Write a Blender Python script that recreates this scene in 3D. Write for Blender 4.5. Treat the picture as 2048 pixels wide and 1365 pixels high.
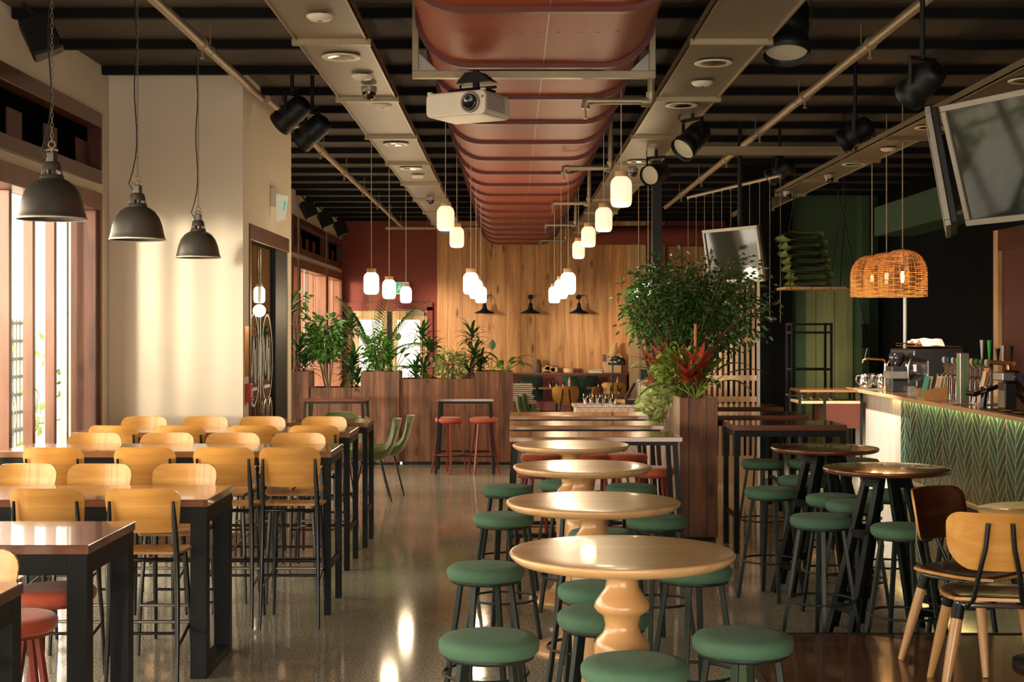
import bpy, math, random
from math import sin, cos, pi, radians, sqrt, floor
from mathutils import Vector, Matrix, Euler
random.seed(7)
for _o in list(bpy.data.objects): bpy.data.objects.remove(_o)
SC = bpy.context.scene
COL = SC.collection
# ------------------------------------------------------------------ camera, world, sun, exposure
cam_d = bpy.data.cameras.new('camera'); cam = bpy.data.objects.new('camera', cam_d); COL.objects.link(cam)
EYE = 1.82
cam.location = (0, 0, EYE); cam.rotation_euler = (pi/2, 0, 0)
cam_d.sensor_width = 36.0; cam_d.lens = 50.0; cam_d.shift_y = -0.011; cam_d.clip_end = 300; cam_d.clip_start = 0.05
cam_d.dof.use_dof = False
SC.camera = cam
SC.view_settings.view_transform = 'Standard'; SC.view_settings.look = 'None'
SC.view_settings.gamma = 1.0; SC.view_settings.use_curve_mapping = False
SC.view_settings.exposure = 0.68
W = bpy.data.worlds.new('world'); SC.world = W; W.use_nodes = True
_bg = W.node_tree.nodes['Background']; _bg.inputs[0].default_value = (1.0, 0.88, 0.72, 1); _bg.inputs[1].default_value = 5.5
_sun = bpy.data.lights.new('sun', 'SUN'); _sun.energy = 3.5; _sun.angle = radians(7); _sun.color = (1.0, 0.86, 0.68)
sun = bpy.data.objects.new('sun', _sun); COL.objects.link(sun)
SUN_DIR = Vector((0.52, 0.85, -0.05)).normalized()
sun.rotation_euler = SUN_DIR.to_track_quat('-Z', 'Y').to_euler()
def portal(loc, rot, sx, sy):
    l = bpy.data.lights.new('daylight_opening', 'AREA'); l.shape = 'RECTANGLE'; l.size = sx; l.size_y = sy
    l.cycles.is_portal = True
    o = bpy.data.objects.new('daylight_opening', l); COL.objects.link(o); o.location = loc; o.rotation_euler = rot
portal((-3.70, 4.7, 1.4), (0, -pi/2, 0), 2.8, 14.0)
portal((-3.70, 21.6, 1.4), (0, -pi/2, 0), 2.8, 13.4)
portal((0.6, -2.55, 1.25), (pi/2, 0, 0), 6.0, 2.5)
# ------------------------------------------------------------------ mesh helpers
class MB:
    def __init__(s): s.v = []; s.f = []; s.sm = []
    def add(s, vs, fs, smooth=False):
        b = len(s.v); s.v += [tuple(v) for v in vs]
        for f in fs: s.f.append(tuple(b+i for i in f)); s.sm.append(smooth)
        return s
    def box(s, x0, x1, y0, y1, z0, z1, M=None):
        vs = [Vector((x, y, z)) for z in (z0, z1) for y in (y0, y1) for x in (x0, x1)]
        if M is not None: vs = [M @ v for v in vs]
        return s.add(vs, [(0,2,3,1),(4,5,7,6),(0,1,5,4),(2,6,7,3),(0,4,6,2),(1,3,7,5)])
    def cbox(s, c, sz, M=None):
        return s.box(c[0]-sz[0]/2, c[0]+sz[0]/2, c[1]-sz[1]/2, c[1]+sz[1]/2, c[2]-sz[2]/2, c[2]+sz[2]/2, M)
    def bar(s, p, q, w, h, up=(0,0,1)):
        p = Vector(p); q = Vector(q); d = q-p; L = d.length; d.normalize(); u = Vector(up)
        if abs(d.dot(u)) > .98: u = Vector((0, 1, 0))
        x = d.cross(u).normalized(); z = x.cross(d)
        M = Matrix((x, d, z)).transposed().to_4x4(); M.translation = p
        return s.box(-w/2, w/2, 0, L, -h/2, h/2, M)
    def tube(s, pts, r, seg=8, cap=True, smooth=True):
        pts = [Vector(p) for p in pts]; n = len(pts); rs = r if isinstance(r, (list, tuple)) else [r]*n
        vs = []; prev = None
        for i, p in enumerate(pts):
            t = (pts[min(i+1, n-1)]-pts[max(i-1, 0)]).normalized()
            if prev is None:
                a = Vector((0,0,1)) if abs(t.z) < .9 else Vector((1,0,0)); x = t.cross(a).normalized()
            else: x = (prev-t*prev.dot(t)).normalized()
            prev = x; y = t.cross(x)
            for k in range(seg):
                a = 2*pi*k/seg; vs.append(p+(x*cos(a)+y*sin(a))*rs[i])
        fs = [(i*seg+k, i*seg+(k+1)%seg, (i+1)*seg+(k+1)%seg, (i+1)*seg+k) for i in range(n-1) for k in range(seg)]
        s.add(vs, fs, smooth)
        if cap: s.add(vs[:seg], [tuple(range(seg))[::-1]]); s.add(vs[-seg:], [tuple(range(seg))])
        return s
    def lathe(s, prof, c=(0,0,0), seg=24, M=None, smooth=True, cap=True):
        vs = []; c = Vector(c)
        for r, z in prof:
            for k in range(seg):
                a = 2*pi*k/seg; v = Vector((r*cos(a), r*sin(a), z))
                if M is not None: v = M @ v
                vs.append(v+c)
        n = len(prof)
        fs = [(i*seg+k, i*seg+(k+1)%seg, (i+1)*seg+(k+1)%seg, (i+1)*seg+k) for i in range(n-1) for k in range(seg)]
        s.add(vs, fs, smooth)
        if cap: s.add(vs[:seg], [tuple(range(seg))[::-1]]); s.add(vs[-seg:], [tuple(range(seg))])
        return s
    def prism(s, poly, ext):
        e = Vector(ext); a = [Vector(p) for p in poly]; n = len(a)
        s.add(a+[p+e for p in a], [tuple(range(n))[::-1], tuple(range(n, 2*n))]+[(i, (i+1)%n, n+(i+1)%n, n+i) for i in range(n)])
        return s
    def grid(s, P, smooth=True):
        n = len(P); m = len(P[0])
        return s.add([p for r in P for p in r], [(i*m+j, i*m+j+1, (i+1)*m+j+1, (i+1)*m+j) for i in range(n-1) for j in range(m-1)], smooth)
    def slab(s, P, N, t):
        # thick curved sheet: grid P, normal function offset N[i][j], thickness t
        n = len(P); m = len(P[0])
        A = [[Vector(P[i][j]) for j in range(m)] for i in range(n)]; B = [[A[i][j]+Vector(N[i][j])*t for j in range(m)] for i in range(n)]
        s.grid(A); s.grid([r[::-1] for r in B])
        ring = [(0,j) for j in range(m)]+[(i,m-1) for i in range(1,n)]+[(n-1,j) for j in range(m-2,-1,-1)]+[(i,0) for i in range(n-2,0,-1)]
        k = len(ring); vs = [A[i][j] for i, j in ring]+[B[i][j] for i, j in ring]
        return s.add(vs, [(q, k+q, k+(q+1)%k, (q+1)%k) for q in range(k)])
    def build(s, name, mat, parent=None, bevel=0, label=None, kind=None, solid=0):
        me = bpy.data.meshes.new(name); me.from_pydata(s.v, [], s.f); me.update()
        me.polygons.foreach_set('use_smooth', s.sm)
        me.materials.append(mat)
        o = bpy.data.objects.new(name, me); COL.objects.link(o)
        if parent is not None: o.parent = parent
        if bevel:
            m = o.modifiers.new('bevel', 'BEVEL'); m.width = bevel; m.segments = 2; m.limit_method = 'ANGLE'; m.angle_limit = radians(40)
        if solid:
            m = o.modifiers.new('solid', 'SOLIDIFY'); m.thickness = solid; m.offset = 0
        if label: o['label'] = label
        if kind: o['kind'] = kind
        return o
def thing(name, label, cat, loc=(0,0,0), rz=0, group=None, sc=None):
    o = bpy.data.objects.new(name, None); COL.objects.link(o); o.empty_display_size = .1
    o.location = loc; o.rotation_euler = (0, 0, rz); o['label'] = label; o['category'] = cat
    if group: o['group'] = group
    if sc: o.scale = sc
    return o
def tag(o, label, cat, group=None):
    o['label'] = label; o['category'] = cat
    if group: o['group'] = group
    return o
def struct(name, mb, mat, parent=None, bevel=0):
    o = mb.build(name, mat, parent, bevel)
    if parent is None: o['kind'] = 'structure'
    return o
KIDS = {}
def kids(o):
    if o.name not in KIDS: KIDS[o.name] = [c for c in bpy.data.objects if c.parent == o]
    return KIDS[o.name]
def dup(root, loc, rz, label, group=None, sc=None):
    r = root.copy(); COL.objects.link(r); r.location = loc; r.rotation_euler = (0, 0, rz); r['label'] = label
    if group: r['group'] = group
    r.scale = sc if sc else (1, 1, 1)
    for ch in kids(root):
        c = ch.copy(); COL.objects.link(c); c.parent = r
        for g in kids(ch):
            d = g.copy(); COL.objects.link(d); d.parent = c
    return r
class Maker:
    # first call moves the prototype, later calls copy it
    def __init__(s, fn): s.fn = fn; s.p = None
    def __call__(s, loc, rz, label, group=None, sc=None):
        if s.p is None:
            s.p = s.fn(); o = s.p; o.location = loc; o.rotation_euler = (0, 0, rz); o['label'] = label
            if group: o['group'] = group
            if sc: o.scale = sc
            return o
        return dup(s.p, loc, rz, label, group, sc)
# ------------------------------------------------------------------ materials
def nmat(name):
    m = bpy.data.materials.new(name); m.use_nodes = True; nt = m.node_tree
    return m, nt, nt.nodes['Principled BSDF']
def node(nt, t, **kw):
    n = nt.nodes.new(t)
    for k, v in kw.items():
        if isinstance(k, str) and hasattr(n, k): setattr(n, k, v)
    return n
def link(nt, a, b): nt.links.new(a, b)
def M(name, col, rough=.5, metal=0.0, spec=.5, var=0.0, vscale=8.0, bump=0.0, bscale=60.0, emit=None, es=0, coat=0.0, sheen=0.0, trans=0.0, stretch=(1,1,1)):
    m, nt, b = nmat(name); b.inputs['Base Color'].default_value = (*col, 1); b.inputs['Roughness'].default_value = rough
    b.inputs['Metallic'].default_value = metal; b.inputs['Specular IOR Level'].default_value = spec; b.inputs['Coat Weight'].default_value = coat
    b.inputs['Coat Roughness'].default_value = .08
    if sheen: b.inputs['Sheen Weight'].default_value = sheen; b.inputs['Sheen Roughness'].default_value = .4
    if trans: b.inputs['Transmission Weight'].default_value = trans
    if emit: b.inputs['Emission Color'].default_value = (*emit, 1); b.inputs['Emission Strength'].default_value = es
    tc = node(nt, 'ShaderNodeTexCoord'); mp = node(nt, 'ShaderNodeMapping'); mp.inputs['Scale'].default_value = stretch; link(nt, tc.outputs['Object'], mp.inputs[0])
    nz = node(nt, 'ShaderNodeTexNoise'); nz.inputs['Scale'].default_value = vscale; nz.inputs['Detail'].default_value = 4; link(nt, mp.outputs[0], nz.inputs['Vector'])
    v = max(var, .04)
    mx = node(nt, 'ShaderNodeMixRGB', blend_type='MIX'); mx.inputs[1].default_value = (*[c*(1-v) for c in col], 1); mx.inputs[2].default_value = (*[min(1, c*(1+v)) for c in col], 1)
    link(nt, nz.outputs[0], mx.inputs[0]); link(nt, mx.outputs[0], b.inputs['Base Color'])
    if bump:
        nb = node(nt, 'ShaderNodeTexNoise'); nb.inputs['Scale'].default_value = bscale; link(nt, tc.outputs['Object'], nb.inputs['Vector'])
        bp = node(nt, 'ShaderNodeBump'); bp.inputs['Strength'].default_value = bump; bp.inputs['Distance'].default_value = .01
        link(nt, nb.outputs[0], bp.inputs['Height']); link(nt, bp.outputs[0], b.inputs['Normal'])
    return m
def math_n(nt, op, a, b=None):
    n = node(nt, 'ShaderNodeMath', operation=op)
    for i, v in enumerate((a, b)):
        if v is None: continue
        if isinstance(v, (int, float)): n.inputs[i].default_value = v
        else: link(nt, v, n.inputs[i])
    return n.outputs[0]
def wood(name, dark, light, grain='Z', across='X', plank=0.0, rough=.45, coat=0.0, pvar=.35, knots=0.0, gap=.012, gscale=1.0, spec=.5, world=False):
    m, nt, b = nmat(name); tc = node(nt, 'ShaderNodeTexCoord'); sep = node(nt, 'ShaderNodeSeparateXYZ')
    if world:
        g_ = node(nt, 'ShaderNodeNewGeometry'); link(nt, g_.outputs['Position'], sep.inputs[0])
    else: link(nt, tc.outputs['Object'], sep.inputs[0])
    ax = {'X': sep.outputs[0], 'Y': sep.outputs[1], 'Z': sep.outputs[2]}
    comb = node(nt, 'ShaderNodeCombineXYZ'); oth = [a for a in 'XYZ' if a != grain]
    link(nt, math_n(nt, 'MULTIPLY', ax[grain], .9*gscale), comb.inputs[2])
    for i, a in enumerate(oth): link(nt, math_n(nt, 'MULTIPLY', ax[a], 11.0*gscale), comb.inputs[i])
    vec = comb.outputs[0]; fac = None
    if plank:
        pos = math_n(nt, 'DIVIDE', math_n(nt, 'ADD', ax[across], 50.0), plank); idx = math_n(nt, 'FLOOR', pos)
        wn = node(nt, 'ShaderNodeTexWhiteNoise', noise_dimensions='1D'); link(nt, idx, wn.inputs['W'])
        c2 = node(nt, 'ShaderNodeCombineXYZ'); link(nt, math_n(nt, 'MULTIPLY', wn.outputs[0], 40.0), c2.inputs[0]); link(nt, math_n(nt, 'MULTIPLY', wn.outputs[0], 70.0), c2.inputs[2])
        va = node(nt, 'ShaderNodeVectorMath', operation='ADD'); link(nt, vec, va.inputs[0]); link(nt, c2.outputs[0], va.inputs[1]); vec = va.outputs[0]
    nz = node(nt, 'ShaderNodeTexNoise'); nz.inputs['Scale'].default_value = 1.0; nz.inputs['Detail'].default_value = 7; nz.inputs['Roughness'].default_value = .6; nz.inputs['Distortion'].default_value = .5
    link(nt, vec, nz.inputs['Vector'])
    cr = node(nt, 'ShaderNodeValToRGB'); cr.color_ramp.elements[0].position = .32; cr.color_ramp.elements[1].position = .68
    cr.color_ramp.elements[0].color = (*dark, 1); cr.color_ramp.elements[1].color = (*light, 1)
    link(nt, nz.outputs[0], cr.inputs[0]); out = cr.outputs[0]
    if knots:
        cm = node(nt, 'ShaderNodeCombineXYZ')
        link(nt, math_n(nt, 'MULTIPLY', ax[grain], 1.5), cm.inputs[2])
        for i, a in enumerate(oth): link(nt, math_n(nt, 'MULTIPLY', ax[a], 4.5 if a == across else 0.0), cm.inputs[i])
        vo = node(nt, 'ShaderNodeTexVoronoi'); vo.inputs['Scale'].default_value = 1.3; link(nt, cm.outputs[0], vo.inputs['Vector'])
        k = node(nt, 'ShaderNodeMapRange'); k.inputs[1].default_value = .08; k.inputs[2].default_value = .24; k.inputs[3].default_value = knots; k.inputs[4].default_value = 0; link(nt, vo.outputs['Distance'], k.inputs[0])
        mx = node(nt, 'ShaderNodeMixRGB', blend_type='MIX'); mx.inputs[2].default_value = (*[c*.35 for c in dark], 1); link(nt, k.outputs[0], mx.inputs[0]); link(nt, out, mx.inputs[1]); out = mx.outputs[0]
    if plank:
        mr = node(nt, 'ShaderNodeMapRange'); mr.inputs[3].default_value = 1-pvar; mr.inputs[4].default_value = 1+pvar; link(nt, wn.outputs[0], mr.inputs[0])
        mu = node(nt, 'ShaderNodeVectorMath', operation='SCALE'); link(nt, out, mu.inputs[0]); link(nt, mr.outputs[0], mu.inputs['Scale'])
        fr = math_n(nt, 'FRACT', pos); lt = math_n(nt, 'LESS_THAN', fr, gap/plank*1.0)
        mx = node(nt, 'ShaderNodeMixRGB', blend_type='MIX'); link(nt, lt, mx.inputs[0]); link(nt, mu.outputs[0], mx.inputs[1]); mx.inputs[2].default_value = (*[c*.18 for c in dark], 1); out = mx.outputs[0]
    link(nt, out, b.inputs['Base Color']); b.inputs['Roughness'].default_value = rough; b.inputs['Coat Weight'].default_value = coat; b.inputs['Coat Roughness'].default_value = .06
    b.inputs['Specular IOR Level'].default_value = spec
    bp = node(nt, 'ShaderNodeBump'); bp.inputs['Strength'].default_value = .12; bp.inputs['Distance'].default_value = .004
    link(nt, nz.outputs[0], bp.inputs['Height']); link(nt, bp.outputs[0], b.inputs['Normal'])
    return m
def floor_mat():
    m, nt, b = nmat('polished_concrete'); tc = node(nt, 'ShaderNodeTexCoord')
    n1 = node(nt, 'ShaderNodeTexNoise'); n1.inputs['Scale'].default_value = .9; n1.inputs['Detail'].default_value = 6; link(nt, tc.outputs['Object'], n1.inputs['Vector'])
    n2 = node(nt, 'ShaderNodeTexNoise'); n2.inputs['Scale'].default_value = 70; n2.inputs['Detail'].default_value = 3; link(nt, tc.outputs['Object'], n2.inputs['Vector'])
    vo = node(nt, 'ShaderNodeTexVoronoi'); vo.inputs['Scale'].default_value = 55; link(nt, tc.outputs['Object'], vo.inputs['Vector'])
    c1 = node(nt, 'ShaderNodeValToRGB'); c1.color_ramp.elements[0].position = .3; c1.color_ramp.elements[1].position = .7
    c1.color_ramp.elements[0].color = (.42, .385, .30, 1); c1.color_ramp.elements[1].color = (.66, .61, .49, 1); link(nt, n1.outputs[0], c1.inputs[0])
    c2 = node(nt, 'ShaderNodeValToRGB'); c2.color_ramp.elements[0].position = .42; c2.color_ramp.elements[1].position = .62
    c2.color_ramp.elements[0].color = (.5, .5, .5, 1); c2.color_ramp.elements[1].color = (1.15, 1.12, 1.08, 1); link(nt, n2.outputs[0], c2.inputs[0])
    mu = node(nt, 'ShaderNodeMixRGB', blend_type='MULTIPLY'); mu.inputs[0].default_value = 1; link(nt, c1.outputs[0], mu.inputs[1]); link(nt, c2.outputs[0], mu.inputs[2])
    c3 = node(nt, 'ShaderNodeMapRange'); c3.inputs[1].default_value = .82; c3.inputs[2].default_value = .9; link(nt, vo.outputs['Color'], c3.inputs[0])
    mx = node(nt, 'ShaderNodeMixRGB'); link(nt, c3.outputs[0], mx.inputs[0]); link(nt, mu.outputs[0], mx.inputs[1]); mx.inputs[2].default_value = (.34, .31, .26, 1)
    link(nt, mx.outputs[0], b.inputs['Base Color']); b.inputs['Roughness'].default_value = .085; b.inputs['Specular IOR Level'].default_value = .5
    b.inputs['Coat Weight'].default_value = .25; b.inputs['Coat Roughness'].default_value = .06
    return m
def tile_mat():
    m, nt, b = nmat('green_herringbone_tile'); tc = node(nt, 'ShaderNodeTexCoord'); sep = node(nt, 'ShaderNodeSeparateXYZ'); link(nt, tc.outputs['Object'], sep.inputs[0])
    y = sep.outputs[1]; z = sep.outputs[2]; w = .23
    pos = math_n(nt, 'DIVIDE', y, w); idx = math_n(nt, 'FLOOR', pos); fr = math_n(nt, 'FRACT', pos)
    pp = math_n(nt, 'PINGPONG', y, w)
    t = math_n(nt, 'ADD', math_n(nt, 'MULTIPLY', pp, 1.05), z); par = math_n(nt, 'MODULO', math_n(nt, 'ADD', idx, 100.0), 2.0)
    t = math_n(nt, 'ADD', t, math_n(nt, 'MULTIPLY', par, .06))
    tp = math_n(nt, 'DIVIDE', math_n(nt, 'ADD', t, 10.0), .12); tf = math_n(nt, 'FRACT', tp); ti = math_n(nt, 'FLOOR', tp)
    g = math_n(nt, 'MAXIMUM', math_n(nt, 'LESS_THAN', tf, .13), math_n(nt, 'LESS_THAN', fr, .05))
    cb = node(nt, 'ShaderNodeCombineXYZ'); link(nt, ti, cb.inputs[0]); link(nt, idx, cb.inputs[1])
    wn = node(nt, 'ShaderNodeTexWhiteNoise'); link(nt, cb.outputs[0], wn.inputs['Vector'])
    cr = node(nt, 'ShaderNodeMixRGB'); cr.inputs[1].default_value = (.016, .075, .05, 1); cr.inputs[2].default_value = (.05, .17, .115, 1); link(nt, wn.outputs['Value'], cr.inputs[0])
    mx = node(nt, 'ShaderNodeMixRGB'); link(nt, g, mx.inputs[0]); link(nt, cr.outputs[0], mx.inputs[1]); mx.inputs[2].default_value = (.62, .55, .42, 1)
    link(nt, mx.outputs[0], b.inputs['Base Color']); b.inputs['Roughness'].default_value = .22
    return m
def chevron_mat():
    m, nt, b = nmat('pale_chevron_door'); tc = node(nt, 'ShaderNodeTexCoord'); sep = node(nt, 'ShaderNodeSeparateXYZ'); link(nt, tc.outputs['Object'], sep.inputs[0])
    pp = math_n(nt, 'PINGPONG', sep.outputs[0], .28)
    t = math_n(nt, 'FRACT', math_n(nt, 'DIVIDE', math_n(nt, 'ADD', math_n(nt, 'ADD', sep.outputs[2], pp), 10), .085))
    g = math_n(nt, 'LESS_THAN', t, .1); mx = node(nt, 'ShaderNodeMixRGB'); link(nt, g, mx.inputs[0]); mx.inputs[1].default_value = (.52, .40, .33, 1); mx.inputs[2].default_value = (.2, .13, .1, 1)
    link(nt, mx.outputs[0], b.inputs['Base Color']); b.inputs['Roughness'].default_value = .5
    return m
def mesh_mat(name, col, metal=.6):
    m, nt, b = nmat(name); tc = node(nt, 'ShaderNodeTexCoord'); mp = node(nt, 'ShaderNodeMapping'); mp.inputs['Rotation'].default_value = (0, 0, pi/4); mp.inputs['Scale'].default_value = (46, 46, 0.0)
    link(nt, tc.outputs['Object'], mp.inputs[0]); vo = node(nt, 'ShaderNodeTexVoronoi', voronoi_dimensions='2D'); vo.inputs['Randomness'].default_value = 0; vo.inputs['Scale'].default_value = 1; link(nt, mp.outputs[0], vo.inputs['Vector'])
    mr = node(nt, 'ShaderNodeMapRange'); mr.inputs[1].default_value = .43; mr.inputs[2].default_value = .48; link(nt, vo.outputs['Distance'], mr.inputs[0])
    mx = node(nt, 'ShaderNodeMixRGB'); link(nt, mr.outputs[0], mx.inputs[0]); mx.inputs[1].default_value = (.012, .01, .008, 1); mx.inputs[2].default_value = (*col, 1)
    link(nt, mx.outputs[0], b.inputs['Base Color']); b.inputs['Roughness'].default_value = .42; b.inputs['Metallic'].default_value = metal
    return m
def glass_mat(name, tint=(1,1,1), rough=0.0, refl=.12):
    m = bpy.data.materials.new(name); m.use_nodes = True; nt = m.node_tree; nt.nodes.clear()
    o = node(nt, 'ShaderNodeOutputMaterial'); t = node(nt, 'ShaderNodeBsdfTransparent'); t.inputs[0].default_value = (*tint, 1)
    g = node(nt, 'ShaderNodeBsdfGlossy'); g.inputs['Roughness'].default_value = rough; mx = node(nt, 'ShaderNodeMixShader')
    lw = node(nt, 'ShaderNodeFresnel'); lw.inputs[0].default_value = 1.5; ge = node(nt, 'ShaderNodeNewGeometry'); a = math_n(nt, 'MULTIPLY', math_n(nt, 'ADD', lw.outputs[0], refl), math_n(nt, 'SUBTRACT', 1.0, ge.outputs['Backfacing']))
    link(nt, a, mx.inputs[0]); link(nt, t.outputs[0], mx.inputs[1]); link(nt, g.outputs[0], mx.inputs[2]); link(nt, mx.outputs[0], o.inputs[0])
    return m
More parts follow.
